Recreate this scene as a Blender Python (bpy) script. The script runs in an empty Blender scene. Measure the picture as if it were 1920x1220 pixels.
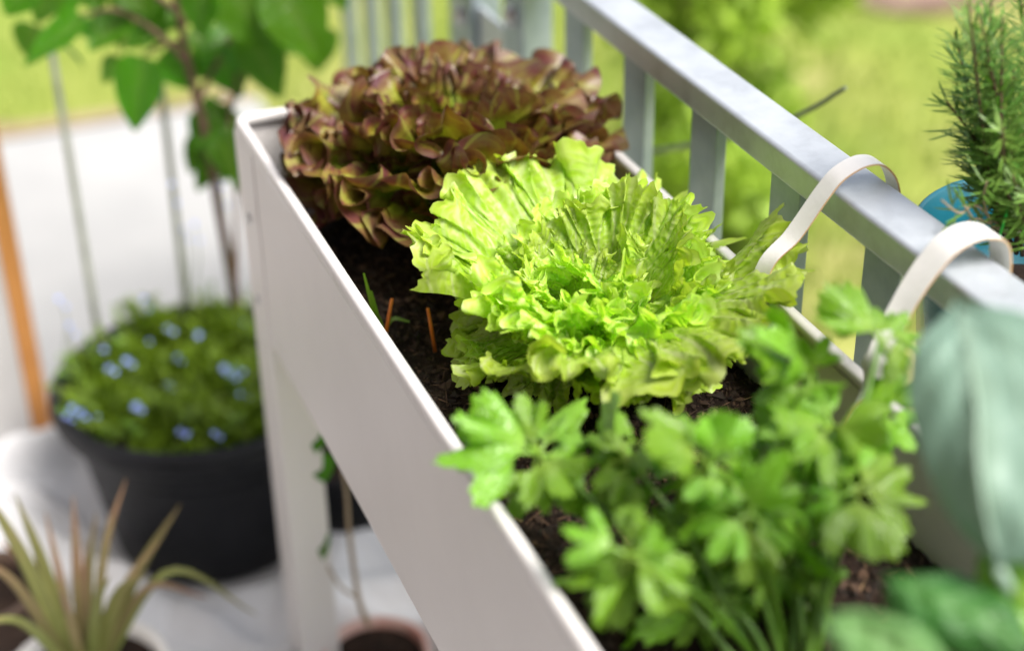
import bpy, bmesh, math, random
import numpy as np
from mathutils import Vector, Matrix, Euler

S = bpy.context.scene
COL = S.collection
RNG = np.random.default_rng(7)
random.seed(7)

# ------------------------------------------------------------------ camera
FPX, CX, CY, PW = 3148.665, 960.0, 610.0, 1920.0
EX = np.array([0.92668458, -0.20463148, 0.31524854])
EY = np.array([-0.37550963, -0.46894272, 0.79942807])
EZ = np.array([-0.01575464, -0.85919653, -0.51140308])
RM = np.array([EX, EY, EZ])                 # world <- (right, down, forward)
CAM = np.array([0.0, 0.0, 0.7246])          # the planter rim is z = 0, the terrace z = -0.8

cam_d = bpy.data.cameras.new('camera')
cam = bpy.data.objects.new('camera', cam_d)
COL.objects.link(cam)
m3 = np.stack([RM[:, 0], -RM[:, 1], -RM[:, 2]], axis=1)
mw = Matrix.Identity(4)
for i in range(3):
    for j in range(3):
        mw[i][j] = float(m3[i, j])
    mw[i][3] = float(CAM[i])
cam.matrix_world = mw
cam_d.sensor_width = 36.0
cam_d.lens = FPX / PW * 36.0
cam_d.clip_start = 0.02
cam_d.clip_end = 400.0
cam_d.dof.use_dof = True
cam_d.dof.focus_distance = 1.46
cam_d.dof.aperture_fstop = 1.8
S.camera = cam

# ------------------------------------------------------------------ light
SUN_DIR = np.array([0.45, -0.62, 1.05])      # towards the sun
SUN_DIR = SUN_DIR / np.linalg.norm(SUN_DIR)
W = bpy.data.worlds.new('World')
S.world = W
W.use_nodes = True
nt = W.node_tree
nt.nodes.clear()
o_ = nt.nodes.new('ShaderNodeOutputWorld')
bg = nt.nodes.new('ShaderNodeBackground')
sky = nt.nodes.new('ShaderNodeTexSky')
sky.sky_type = 'NISHITA'
sky.sun_disc = False
sky.sun_elevation = math.asin(SUN_DIR[2])
sky.sun_rotation = math.atan2(SUN_DIR[0], SUN_DIR[1])
sky.dust_density = 3.0
sky.air_density = 1.0
hs = nt.nodes.new('ShaderNodeHueSaturation')
hs.inputs['Saturation'].default_value = 0.45
nt.links.new(sky.outputs[0], hs.inputs['Color'])
nt.links.new(hs.outputs[0], bg.inputs['Color'])
bg.inputs['Strength'].default_value = 0.116
nt.links.new(bg.outputs[0], o_.inputs['Surface'])

sun_d = bpy.data.lights.new('sun', 'SUN')
sun_d.energy = 2.9
sun_d.angle = math.radians(30)
sun_d.color = (1.0, 0.95, 0.88)
sun = bpy.data.objects.new('sun', sun_d)
COL.objects.link(sun)
sun.rotation_euler = Vector(SUN_DIR).to_track_quat('Z', 'Y').to_euler()
sun.location = (2, -1, 6)

S.view_settings.view_transform = 'Standard'
S.view_settings.look = 'None'
S.view_settings.exposure = 1.0
S.view_settings.gamma = 1.0
S.view_settings.use_curve_mapping = False
S.render.engine = 'CYCLES'
S.cycles.max_bounces = 8
S.cycles.transparent_max_bounces = 8
S.cycles.use_denoising = True


# ------------------------------------------------------------------ helpers
def ray(px, py):
    return RM @ np.array([px - CX, py - CY, FPX])


def hit(px, py, axis, val):
    """world point seen at a pixel of the 1920 px photograph on the plane axis = val"""
    d = ray(px, py)
    return CAM + d * ((val - CAM[axis]) / d[axis])


def at(px, py, dist):
    """world point seen at that pixel, dist metres along the viewing axis"""
    return CAM + ray(px, py) / FPX * dist


def norm(v):
    v = np.asarray(v, float)
    return v / max(np.linalg.norm(v), 1e-9)


class MB:
    """collects vertices, faces, uvs and an edge value and links them as ONE mesh object"""
    def __init__(self):
        self.v, self.f, self.uv, self.e, self.n = [], [], [], [], 0

    def add(self, v, f, uv=None, e=None):
        v = np.asarray(v, float)
        self.v.append(v)
        k = self.n
        self.f += [tuple(int(i) + k for i in q) for q in f]
        self.uv.append(np.zeros((len(v), 2)) if uv is None else np.asarray(uv, float))
        self.e.append(np.zeros(len(v)) if e is None else np.asarray(e, float))
        self.n += len(v)

    def mesh(self, name, mat, smooth=True):
        me = bpy.data.meshes.new(name)
        V = np.concatenate(self.v)
        me.from_pydata(V.tolist(), [], self.f)
        UV = np.concatenate(self.uv)
        E = np.concatenate(self.e)
        ul = me.uv_layers.new(name='UVMap')
        li = np.empty(len(me.loops), np.int32)
        me.loops.foreach_get('vertex_index', li)
        ul.data.foreach_set('uv', UV[li].astype(np.float32).ravel())
        at_ = me.attributes.new('edge', 'FLOAT', 'POINT')
        at_.data.foreach_set('value', E.astype(np.float32))
        if smooth:
            me.polygons.foreach_set('use_smooth', [True] * len(me.polygons))
        if mat is not None:
            me.materials.append(mat)
        me.update()
        return me

    def build(self, name, mat, parent=None, smooth=True, bevel=0.0, sub=0):
        o = bpy.data.objects.new(name, self.mesh(name, mat, smooth))
        COL.objects.link(o)
        if parent is not None:
            o.parent = parent
        if bevel:
            b = o.modifiers.new('bevel', 'BEVEL')
            b.width = bevel
            b.segments = 3
            b.limit_method = 'ANGLE'
            b.angle_limit = math.radians(50)
            w = o.modifiers.new('wn', 'WEIGHTED_NORMAL')
        if sub:
            s = o.modifiers.new('sub', 'SUBSURF')
            s.levels = s.render_levels = sub
        return o


def link_mesh(name, me, parent=None, M=None):
    o = bpy.data.objects.new(name, me)
    COL.objects.link(o)
    if parent is not None:
        o.parent = parent
    if M is not None:
        o.matrix_local = M
    return o


def box(mb, lo, hi):
    x0, y0, z0 = lo
    x1, y1, z1 = hi
    v = [(x0, y0, z0), (x1, y0, z0), (x1, y1, z0), (x0, y1, z0), (x0, y0, z1), (x1, y0, z1), (x1, y1, z1), (x0, y1, z1)]
    f = [(0, 3, 2, 1), (4, 5, 6, 7), (0, 1, 5, 4), (1, 2, 6, 5), (2, 3, 7, 6), (3, 0, 4, 7)]
    mb.add(v, f)


def catmull(pts, n):
    P = np.asarray(pts, float)
    if len(P) == 2:
        t = np.linspace(0, 1, n)[:, None]
        return P[0] * (1 - t) + P[1] * t
    Q = np.vstack([2 * P[0] - P[1], P, 2 * P[-1] - P[-2]])
    out = []
    segs = len(P) - 1
    for t in np.linspace(0, segs, n):
        i = min(int(t), segs - 1)
        u = t - i
        a, b, c, d = Q[i:i + 4]
        out.append(0.5 * (2 * b + (c - a) * u + (2 * a - 5 * b + 4 * c - d) * u * u + (3 * b - a - 3 * c + d) * u ** 3))
    return np.array(out)


def tube(mb, pts, r0, r1=None, n=10, seg=7, smooth=True, flat=1.0, rings=None):
    """tapered tube along a smooth path"""
    r1 = r0 if r1 is None else r1
    C = catmull(pts, rings or n)
    T = np.gradient(C, axis=0)
    T /= np.linalg.norm(T, axis=1)[:, None] + 1e-12
    ref = np.array([0.3, 0.2, 0.93]) if abs(T[0][2]) < 0.9 else np.array([1.0, 0.1, 0])
    V, F = [], []
    m = len(C)
    rad = np.linspace(r0, r1, m)
    a = norm(np.cross(T[0], ref))
    for i in range(m):
        a = norm(a - T[i] * (a @ T[i]))
        b = np.cross(T[i], a)
        for k in range(seg):
            th = 2 * math.pi * k / seg
            V.append(C[i] + rad[i] * (math.cos(th) * a + flat * math.sin(th) * b))
    for i in range(m - 1):
        for k in range(seg):
            F.append((i * seg + k, i * seg + (k + 1) % seg, (i + 1) * seg + (k + 1) % seg, (i + 1) * seg + k))
    F.append(tuple(range(seg))[::-1])
    F.append(tuple((m - 1) * seg + k for k in range(seg)))
    mb.add(V, F)


def lathe(mb, prof, c, n=48, wob=0.0):
    """(radius, z) profile turned round a vertical axis through c"""
    V, F = [], []
    for (r, z) in prof:
        for k in range(n):
            th = 2 * math.pi * k / n
            V.append((c[0] + r * math.cos(th), c[1] + r * math.sin(th), c[2] + z))
    for i in range(len(prof) - 1):
        for k in range(n):
            F.append((i * n + k, i * n + (k + 1) % n, (i + 1) * n + (k + 1) % n, (i + 1) * n + k))
    mb.add(V, F)


def disc(mb, c, r, n=36, rings=6, bump=0.0, seed=1):
    g = np.random.default_rng(seed)
    V = [(c[0], c[1], c[2] + bump * 0.5)]
    for i in range(1, rings + 1):
        for k in range(n):
            th = 2 * math.pi * k / n
            V.append((c[0] + r * i / rings * math.cos(th), c[1] + r * i / rings * math.sin(th), c[2] + bump * g.uniform(-1, 1) * (i < rings)))
    F = [(0, 1 + k, 1 + (k + 1) % n) for k in range(n)]
    for i in range(rings - 1):
        for k in range(n):
            a, b = 1 + i * n, 1 + (i + 1) * n
            F.append((a + k, b + k, b + (k + 1) % n, a + (k + 1) % n))
    mb.add(V, F)


def grid_faces(nu, nv):
    i, j = np.meshgrid(np.arange(nv - 1), np.arange(nu - 1), indexing='ij')
    a = (i * nu + j).ravel()
    return np.stack([a, a + 1, a + nu + 1, a + nu], 1).tolist()


def wave_noise(x, y, seed, freq, octv=4):
    g = np.random.default_rng(seed)
    r = np.zeros_like(x, dtype=float)
    tot = 0
    for o in range(octv):
        for _ in range(4):
            a = g.uniform(0, 2 * math.pi)
            k = freq * 2 ** o * g.uniform(0.7, 1.4)
            r += np.sin(k * (math.cos(a) * x + math.sin(a) * y) + g.uniform(0, 6.28)) / (1.7 ** o)
        tot += 2.0 / (1.7 ** o)
    return r / tot


def tag(o, label=None, cat=None, group=None, kind=None):
    if label:
        o['label'] = label
    if cat:
        o['category'] = cat
    if group:
        o['group'] = group
    if kind:
        o['kind'] = kind
    return o


def empty(name, loc, label=None, cat=None, group=None):
    """an Empty at a thing's base; parts are built in world space and keep it through the inverse"""
    o = bpy.data.objects.new(name, None)
    o.empty_display_size = 0.03
    COL.objects.link(o)
    o.location = tuple(float(x) for x in loc)
    tag(o, label, cat, group)
    return o


def keep(child, root):
    """parent a mesh that was built in world coordinates"""
    child.parent = root
    child.matrix_parent_inverse = Matrix.Translation(-Vector(root.location))
    return child


# ------------------------------------------------------------------ materials
def mat_new(name):
    m = bpy.data.materials.new(name)
    m.use_nodes = True
    n = m.node_tree
    n.nodes.clear()
    out = n.nodes.new('ShaderNodeOutputMaterial')
    return m, n, out


def N(n, t, **kw):
    x = n.nodes.new(t)
    for k, v in kw.items():
        if k in x.inputs:
            x.inputs[k].default_value = v
        else:
            setattr(x, k, v)
    return x


def ramp(n, src, stops):
    r = n.nodes.new('ShaderNodeValToRGB')
    e = r.color_ramp.elements
    while len(e) < len(stops):
        e.new(0.5)
    for k, (p, c) in enumerate(stops):
        e[k].position = p
        e[k].color = (*c, 1) if len(c) == 3 else c
    n.links.new(src, r.inputs[0])
    return r


def simple(name, c1, c2=None, rough=0.5, metal=0.0, scale=8.0, bump=0.0, bscale=60.0, spec=0.5, coord='Object', detail=5.0, lo=0.35, hi=0.65):
    m, n, out = mat_new(name)
    p = N(n, 'ShaderNodeBsdfPrincipled', Roughness=rough, Metallic=metal)
    p.inputs['Specular IOR Level'].default_value = spec
    tc = n.nodes.new('ShaderNodeTexCoord')
    nz = N(n, 'ShaderNodeTexNoise', Scale=scale, Detail=detail, Roughness=0.6)
    n.links.new(tc.outputs[coord], nz.inputs['Vector'])
    r = ramp(n, nz.outputs[0], [(lo, c1), (hi, c2 or c1)])
    n.links.new(r.outputs[0], p.inputs['Base Color'])
    if bump:
        b2 = N(n, 'ShaderNodeTexNoise', Scale=bscale, Detail=6.0, Roughness=0.6)
        n.links.new(tc.outputs[coord], b2.inputs['Vector'])
        bp = N(n, 'ShaderNodeBump', Strength=bump, Distance=0.004)
        n.links.new(b2.outputs[0], bp.inputs['Height'])
        n.links.new(bp.outputs[0], p.inputs['Normal'])
    n.links.new(p.outputs[0], out.inputs['Surface'])
    return m


def leaf_mat(name, stops, trans, tw=0.35, rough=0.4, vein=0.25, vscale=5.0, bump=0.4, blister=0.0, spec=0.5, hue=0.03, coat=0.0, ridge=1.0, vw=0.09, fan=0.0):
    """leaf: pigment runs from base to margin (attribute edge), veins in leaf space, light shines through.
    every leaf object differs a little in tone"""
    m, n, out = mat_new(name)
    L = n.links
    p = N(n, 'ShaderNodeBsdfPrincipled', Roughness=rough)
    p.inputs['Specular IOR Level'].default_value = spec
    p.inputs['Coat Weight'].default_value = coat
    p.inputs['Coat Roughness'].default_value = 0.25
    ea = N(n, 'ShaderNodeAttribute', attribute_name='edge')
    uv = N(n, 'ShaderNodeUVMap')
    tc = n.nodes.new('ShaderNodeTexCoord')
    nz = N(n, 'ShaderNodeTexNoise', Scale=28.0, Detail=4.0)
    L.new(tc.outputs['Object'], nz.inputs['Vector'])
    ad = N(n, 'ShaderNodeMath', operation='MULTIPLY_ADD')
    L.new(nz.outputs[0], ad.inputs[0])
    ad.inputs[1].default_value = 0.5
    sb = N(n, 'ShaderNodeMath', operation='ADD')
    L.new(ea.outputs['Fac'], ad.inputs[2])
    L.new(ad.outputs[0], sb.inputs[0])
    sb.inputs[1].default_value = -0.25
    r = ramp(n, sb.outputs[0], stops)
    # veins
    vo = N(n, 'ShaderNodeTexVoronoi', feature='DISTANCE_TO_EDGE', Scale=vscale)
    L.new(uv.outputs[0], vo.inputs['Vector'])
    vr = ramp(n, vo.outputs['Distance'], [(0.0, (1, 1, 1)), (vw, (0, 0, 0))])
    mx = N(n, 'ShaderNodeMixRGB', blend_type='MIX')
    vm = N(n, 'ShaderNodeMath', operation='MULTIPLY')
    L.new(vr.outputs[0], vm.inputs[0])
    vm.inputs[1].default_value = vein
    if fan:                                     # main veins spreading like a fan from the base
        wv = N(n, 'ShaderNodeTexWave', wave_type='BANDS', bands_direction='X', Scale=1.5, Distortion=3.0, Detail=2.0)
        wv.inputs['Detail Scale'].default_value = 1.2
        L.new(uv.outputs[0], wv.inputs['Vector'])
        wr = ramp(n, wv.outputs['Fac'], [(0.90, (0, 0, 0)), (1.0, (fan, fan, fan))])
        mxx = N(n, 'ShaderNodeMath', operation='MAXIMUM')
        L.new(wr.outputs[0], mxx.inputs[0])
        L.new(vm.outputs[0], mxx.inputs[1])
        L.new(mxx.outputs[0], mx.inputs[0])
    else:
        L.new(vm.outputs[0], mx.inputs[0])
    L.new(r.outputs[0], mx.inputs[1])
    mx.inputs[2].default_value = (*stops[0][1], 1)
    oi = n.nodes.new('ShaderNodeObjectInfo')
    h = N(n, 'ShaderNodeHueSaturation')
    mr = N(n, 'ShaderNodeMapRange')
    mr.inputs[3].default_value = 0.5 - hue
    mr.inputs[4].default_value = 0.5 + hue
    L.new(oi.outputs['Random'], mr.inputs[0])
    L.new(mr.outputs[0], h.inputs['Hue'])
    mr2 = N(n, 'ShaderNodeMapRange')
    mr2.inputs[3].default_value = 0.8
    mr2.inputs[4].default_value = 1.2
    L.new(oi.outputs['Random'], mr2.inputs[0])
    L.new(mr2.outputs[0], h.inputs['Value'])
    L.new(mx.outputs[0], h.inputs['Color'])
    L.new(h.outputs[0], p.inputs['Base Color'])
    # relief
    b = N(n, 'ShaderNodeBump', Strength=bump, Distance=0.0025)
    sm = N(n, 'ShaderNodeTexVoronoi', feature='SMOOTH_F1', Scale=vscale * 1.0)
    sm.inputs['Smoothness'].default_value = 0.6
    L.new(uv.outputs[0], sm.inputs['Vector'])
    hm = N(n, 'ShaderNodeMath', operation='MULTIPLY_ADD')
    L.new(sm.outputs['Distance'], hm.inputs[0])
    hm.inputs[1].default_value = -1.0 - blister
    rm_ = N(n, 'ShaderNodeMath', operation='MULTIPLY')
    L.new(vr.outputs[0], rm_.inputs[0])
    rm_.inputs[1].default_value = ridge
    L.new(rm_.outputs[0], hm.inputs[2])
    L.new(hm.outputs[0], b.inputs['Height'])
    L.new(b.outputs[0], p.inputs['Normal'])
    t = N(n, 'ShaderNodeBsdfTranslucent')
    tm = N(n, 'ShaderNodeMixRGB', blend_type='MULTIPLY')
    tm.inputs[0].default_value = 1.0
    L.new(h.outputs[0], tm.inputs[1])
    tm.inputs[2].default_value = (*trans, 1)
    L.new(tm.outputs[0], t.inputs['Color'])
    L.new(b.outputs[0], t.inputs['Normal'])
    ms = N(n, 'ShaderNodeMixShader')
    ms.inputs[0].default_value = tw
    L.new(p.outputs[0], ms.inputs[1])
    L.new(t.outputs[0], ms.inputs[2])
    L.new(ms.outputs[0], out.inputs['Surface'])
    return m


M = {}
M['white_steel'] = simple('white_steel', (0.70, 0.675, 0.665), (0.76, 0.735, 0.725), rough=0.38, scale=3, bump=0.04, bscale=220, spec=0.5)
M['galv'] = None
M['terrace'] = simple('terrace_paving', (0.37, 0.37, 0.37), (0.43, 0.43, 0.425), rough=0.85, scale=3, bump=0.2, bscale=40)
M['cloth'] = simple('white_fleece', (0.64, 0.64, 0.66), (0.70, 0.70, 0.72), rough=0.9, scale=6, bump=0.35, bscale=90)
M['black_pot'] = simple('anthracite_plastic', (0.007, 0.0075, 0.010), (0.011, 0.0115, 0.015), rough=0.5, scale=12, bump=0.06, bscale=150, spec=0.28)
M['blue_pot'] = simple('blue_glaze', (0.008, 0.095, 0.13), (0.012, 0.12, 0.165), rough=0.25, scale=9, bump=0.03, bscale=80)
M['white_pot'] = simple('white_ceramic', (0.72, 0.70, 0.68), (0.78, 0.76, 0.74), rough=0.3, scale=9)
M['red_pot'] = simple('pale_terracotta', (0.46, 0.22, 0.18), (0.62, 0.46, 0.42), rough=0.7, scale=12, bump=0.1, bscale=80)
M['brown_pot'] = simple('brown_plastic', (0.06, 0.035, 0.025), (0.10, 0.06, 0.04), rough=0.6, scale=12)
M['shade_plaster'] = simple('shade_wall_plaster', (0.085, 0.058, 0.05), (0.11, 0.078, 0.068), rough=0.9, scale=3, bump=0.2)  # dark plaster of the added unseen wall, keeps bounce light low
M['wood'] = simple('oiled_wood', (0.42, 0.17, 0.04), (0.52, 0.23, 0.06), rough=0.55, scale=14, bump=0.15, bscale=60)
M['grey_panel'] = simple('grey_panel', (0.47, 0.46, 0.46), (0.53, 0.52, 0.52), rough=0.5, scale=4)
M['strap'] = simple('strap_white', (0.84, 0.82, 0.80), (0.87, 0.855, 0.84), rough=0.45, scale=25, bump=0.08, bscale=200)
M['strap_edge'] = simple('strap_core', (0.45, 0.26, 0.13), (0.55, 0.36, 0.2), rough=0.8, scale=60)
M['bark'] = simple('bark', (0.07, 0.034, 0.022), (0.15, 0.085, 0.055), rough=0.85, scale=60, bump=0.5, bscale=150)
M['pale_bark'] = simple('pale_bark', (0.26, 0.19, 0.12), (0.36, 0.28, 0.19), rough=0.85, scale=60, bump=0.3, bscale=150)
M['stake'] = simple('grey_green_rod', (0.22, 0.24, 0.19), (0.30, 0.32, 0.26), rough=0.5, scale=30)
M['orange'] = simple('orange_stick', (0.75, 0.17, 0.02), (0.80, 0.22, 0.03), rough=0.5, scale=60)
M['bolt'] = simple('zinc_bolt', (0.5, 0.5, 0.5), (0.62, 0.62, 0.62), rough=0.3, metal=1.0, scale=60)
M['green_wire'] = simple('green_wire', (0.02, 0.42, 0.04), (0.03, 0.5, 0.05), rough=0.4, scale=60)
M['twig'] = simple('dark_twig', (0.12, 0.15, 0.08), (0.16, 0.19, 0.11), rough=0.6, scale=60)
M['flower'] = simple('blue_petals', (0.20, 0.29, 0.74), (0.32, 0.41, 0.85), rough=0.6, scale=60)
M['flower_eye'] = simple('pale_flower_eye', (0.8, 0.8, 0.75), rough=0.6)

# soil
m, n, out = mat_new('dark_compost')
p = N(n, 'ShaderNodeBsdfPrincipled', Roughness=0.9)
p.inputs['Specular IOR Level'].default_value = 0.25
tc = n.nodes.new('ShaderNodeTexCoord')
a1 = N(n, 'ShaderNodeTexNoise', Scale=45.0, Detail=8.0, Roughness=0.75)
L_ = n.links
L_.new(tc.outputs['Object'], a1.inputs['Vector'])
r = ramp(n, a1.outputs[0], [(0.3, (0.006, 0.0035, 0.002)), (0.52, (0.022, 0.012, 0.008)), (0.72, (0.06, 0.035, 0.022))])
L_.new(r.outputs[0], p.inputs['Base Color'])
a2 = N(n, 'ShaderNodeTexNoise', Scale=220.0, Detail=6.0, Roughness=0.7)
L_.new(tc.outputs['Object'], a2.inputs['Vector'])
b = N(n, 'ShaderNodeBump', Strength=1.0, Distance=0.004)
L_.new(a2.outputs[0], b.inputs['Height'])
L_.new(b.outputs[0], p.inputs['Normal'])
L_.new(p.outputs[0], out.inputs['Surface'])
M['soil'] = m

# bark chips: tone differs from chip to chip
m, n, out = mat_new('bark_chip')
p = N(n, 'ShaderNodeBsdfPrincipled', Roughness=0.85)
ea = N(n, 'ShaderNodeAttribute', attribute_name='edge')
r = ramp(n, ea.outputs['Fac'], [(0.0, (0.010, 0.006, 0.004)), (0.55, (0.045, 0.024, 0.014)), (0.9, (0.13, 0.07, 0.04)), (1.0, (0.30, 0.19, 0.10))])
n.links.new(r.outputs[0], p.inputs['Base Color'])
n.links.new(p.outputs[0], out.inputs['Surface'])
M['chip'] = m

# galvanised steel with soft spangle
m, n, out = mat_new('galvanised_steel')
p = N(n, 'ShaderNodeBsdfPrincipled', Roughness=0.42, Metallic=0.35)
tc = n.nodes.new('ShaderNodeTexCoord')
v1 = N(n, 'ShaderNodeTexVoronoi', Scale=38.0)
n1 = N(n, 'ShaderNodeTexNoise', Scale=22.0, Detail=7.0, Roughness=0.7)
n.links.new(tc.outputs['Object'], v1.inputs['Vector'])
n.links.new(tc.outputs['Object'], n1.inputs['Vector'])
mx = N(n, 'ShaderNodeMixRGB')
mx.inputs[0].default_value = 0.07
n.links.new(n1.outputs[0], mx.inputs[1])
n.links.new(v1.outputs['Color'], mx.inputs[2])
bw = n.nodes.new('ShaderNodeRGBToBW')
n.links.new(mx.outputs[0], bw.inputs[0])
r = ramp(n, bw.outputs[0], [(0.34, (0.43, 0.46, 0.50)), (0.5, (0.51, 0.545, 0.59)), (0.66, (0.56, 0.595, 0.64))])
n.links.new(r.outputs[0], p.inputs['Base Color'])
r2 = ramp(n, bw.outputs[0], [(0.3, (0.34,) * 3), (0.7, (0.5,) * 3)])
n.links.new(r2.outputs[0], p.inputs['Roughness'])
b = N(n, 'ShaderNodeBump', Strength=0.12, Distance=0.002)
n.links.new(n1.outputs[0], b.inputs['Height'])
n.links.new(b.outputs[0], p.inputs['Normal'])
n.links.new(p.outputs[0], out.inputs['Surface'])
M['galv'] = m

M['zinc_bar'] = simple('weathered_zinc', (0.27, 0.33, 0.37), (0.38, 0.44, 0.48), rough=0.48, metal=0.55, scale=16, bump=0.05, bscale=120)
# lawn
m, n, out = mat_new('lawn_grass')
p = N(n, 'ShaderNodeBsdfPrincipled', Roughness=0.9)
p.inputs['Specular IOR Level'].default_value = 0.2
tc = n.nodes.new('ShaderNodeTexCoord')
n1 = N(n, 'ShaderNodeTexNoise', Scale=1.1, Detail=4.0, Roughness=0.55)
n2 = N(n, 'ShaderNodeTexNoise', Scale=30.0, Detail=4.0, Roughness=0.7)
n.links.new(tc.outputs['Object'], n1.inputs['Vector'])
n.links.new(tc.outputs['Object'], n2.inputs['Vector'])
mx = N(n, 'ShaderNodeMixRGB')
mx.inputs[0].default_value = 0.3
n.links.new(n1.outputs[0], mx.inputs[1])
n.links.new(n2.outputs[0], mx.inputs[2])
r = ramp(n, mx.outputs[0], [(0.34, (0.17, 0.27, 0.035)), (0.5, (0.29, 0.33, 0.07)), (0.64, (0.42, 0.36, 0.17))])
n.links.new(r.outputs[0], p.inputs['Base Color'])
n.links.new(p.outputs[0], out.inputs['Surface'])
M['lawn'] = m
M['dry_soil'] = simple('dry_strip', (0.36, 0.25, 0.13), (0.46, 0.34, 0.2), rough=0.95, scale=5, bump=0.3, bscale=30)
M['bed'] = simple('mulched_bed', (0.16, 0.09, 0.07), (0.42, 0.29, 0.24), rough=0.95, scale=3.5, bump=0.3, bscale=30)

M['green_lettuce'] = leaf_mat('green_lettuce_leaf', [(0.0, (0.74, 0.83, 0.42)), (0.35, (0.57, 0.79, 0.13)), (0.8, (0.47, 0.75, 0.045)), (1.0, (0.59, 0.80, 0.09))],
                              (0.98, 1.0, 0.35), tw=0.5, rough=0.36, vein=0.3, vscale=13, bump=0.6, blister=0.4, hue=0.006, spec=0.5, ridge=0.0, vw=0.22, fan=0.7)
M['red_lettuce'] = leaf_mat('red_lettuce_leaf', [(0.0, (0.52, 0.66, 0.10)), (0.70, (0.38, 0.52, 0.025)), (0.86, (0.26, 0.19, 0.025)), (0.95, (0.16, 0.048, 0.030)), (1.0, (0.13, 0.036, 0.038))],
                            (1.0, 0.8, 0.5), tw=0.28, rough=0.44, vein=0.1, vscale=7, bump=0.25, blister=0.3, hue=0.015, spec=0.8, coat=0.12, ridge=0.0, vw=0.2, fan=0.3)
M['celery'] = leaf_mat('celery_leaf', [(0.0, (0.30, 0.50, 0.06)), (0.5, (0.20, 0.43, 0.016)), (1.0, (0.22, 0.46, 0.020))],
                       (0.85, 1.0, 0.3), tw=0.38, rough=0.36, vein=0.3, vscale=5.0, bump=0.5, hue=0.012, spec=0.9, coat=0.15)
M['kohl_young'] = leaf_mat('kohlrabi_young_leaf', [(0.0, (0.18, 0.34, 0.11)), (1.0, (0.13, 0.28, 0.08))], (0.7, 1.0, 0.35), tw=0.2, rough=0.45, hue=0.004)
M['celery_stem'] = simple('celery_stem', (0.06, 0.15, 0.010), (0.10, 0.21, 0.02), rough=0.4, scale=30)
M['kohl'] = leaf_mat('kohlrabi_leaf', [(0.0, (0.34, 0.48, 0.38)), (0.4, (0.24, 0.37, 0.30)), (1.0, (0.22, 0.35, 0.28))],
                     (0.7, 1.0, 0.55), tw=0.2, rough=0.42, vein=0.25, vscale=2.2, bump=0.2, hue=0.004, spec=0.45)
M['kohl_dark'] = leaf_mat('kohlrabi_dark_leaf', [(0.0, (0.07, 0.20, 0.04)), (1.0, (0.028, 0.12, 0.016))], (0.7, 1.0, 0.3), tw=0.15, rough=0.45, hue=0.004)
M['kohl_stem'] = simple('kohlrabi_stem', (0.30, 0.43, 0.34), (0.34, 0.47, 0.37), rough=0.45, scale=20)
M['tree_leaf'] = leaf_mat('sapling_leaf', [(0.0, (0.12, 0.25, 0.03)), (0.4, (0.075, 0.23, 0.004)), (1.0, (0.08, 0.24, 0.004))],
                          (0.75, 1.0, 0.12), tw=0.55, rough=0.38, vein=0.2, vscale=3.0, bump=0.4, hue=0.015)
M['cover'] = leaf_mat('ground_cover_leaf', [(0.0, (0.10, 0.18, 0.012)), (1.0, (0.18, 0.29, 0.016))], (0.9, 1.0, 0.3), tw=0.3, rough=0.5, hue=0.02)
M['aloe'] = leaf_mat('succulent_leaf', [(0.0, (0.24, 0.27, 0.07)), (0.55, (0.25, 0.24, 0.08)), (0.85, (0.33, 0.24, 0.12)), (1.0, (0.36, 0.21, 0.13))], (0.8, 0.8, 0.4), tw=0.1, rough=0.5, hue=0.02)
M['rosemary'] = leaf_mat('rosemary_needle', [(0.0, (0.22, 0.36, 0.07)), (1.0, (0.13, 0.28, 0.045))], (0.7, 1.0, 0.5), tw=0.15, rough=0.42, hue=0.02)
M['bush'] = leaf_mat('bush_leaf', [(0.0, (0.34, 0.58, 0.05)), (1.0, (0.42, 0.64, 0.08))], (0.8, 1.0, 0.25), tw=0.35, rough=0.5, hue=0.02)
M['grass'] = leaf_mat('grass_blade', [(0.0, (0.25, 0.31, 0.06)), (1.0, (0.31, 0.36, 0.09))], (0.9, 1.0, 0.3), tw=0.3, rough=0.6, hue=0.02)

# ------------------------------------------------------------------ setting
FLOOR, LAWN = -0.80, -0.95
X0, X1, Y0, Y1, SOIL = 0.337, 0.677, -0.05, 1.657, -0.088    # outer planter

mb = MB()
nx = 60
g = np.linspace(-1, 1, nx)
gx = np.sign(g) * (np.abs(g) ** 2.2) * 120 + 1.5
gy = np.sign(g) * (np.abs(g) ** 2.2) * 120 + 4
XX, YY = np.meshgrid(gx, gy)
ZZ = LAWN + 0.02 * wave_noise(XX, YY, 3, 1.2, 2)
mb.add(np.stack([XX.ravel(), YY.ravel(), ZZ.ravel()], 1), grid_faces(nx, nx))
tag(mb.build('lawn', M['lawn']), kind='structure')

mb = MB()
box(mb, (-6, -3, -0.97), (0.79, 3.58, FLOOR))
tag(mb.build('terrace', M['terrace'], smooth=False, bevel=0.01), kind='structure')
mb = MB()
xs = np.linspace(-6, 0.8, 40)
v = []
for k, x in enumerate(xs):
    v += [(x, 3.585, -0.80), (x, 3.80 + 0.035 * math.sin(k * 1.3) + 0.03 * math.sin(k * 2.9), -0.86), (x, 3.95, -1.0)]
mb.add(v, [(3 * k + j, 3 * k + 3 + j, 3 * k + 4 + j, 3 * k + 1 + j) for k in range(39) for j in range(2)])
tag(mb.build('bare_soil', M['dry_soil']), kind='structure')
mb = MB()
v = []
for k in range(40):
    a = hit(-500 + k * 75, -45 + 26 * math.sin(k * 0.9) + (45 if k > 26 else 0), 2, -0.925)
    d = norm([a[0], a[1], 0])
    v += [a, a + d * 1.6]
mb.add(v, [(2 * k, 2 * k + 2, 2 * k + 3, 2 * k + 1) for k in range(39)])
tag(mb.build('flower_bed', M['bed']), kind='structure')

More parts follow.
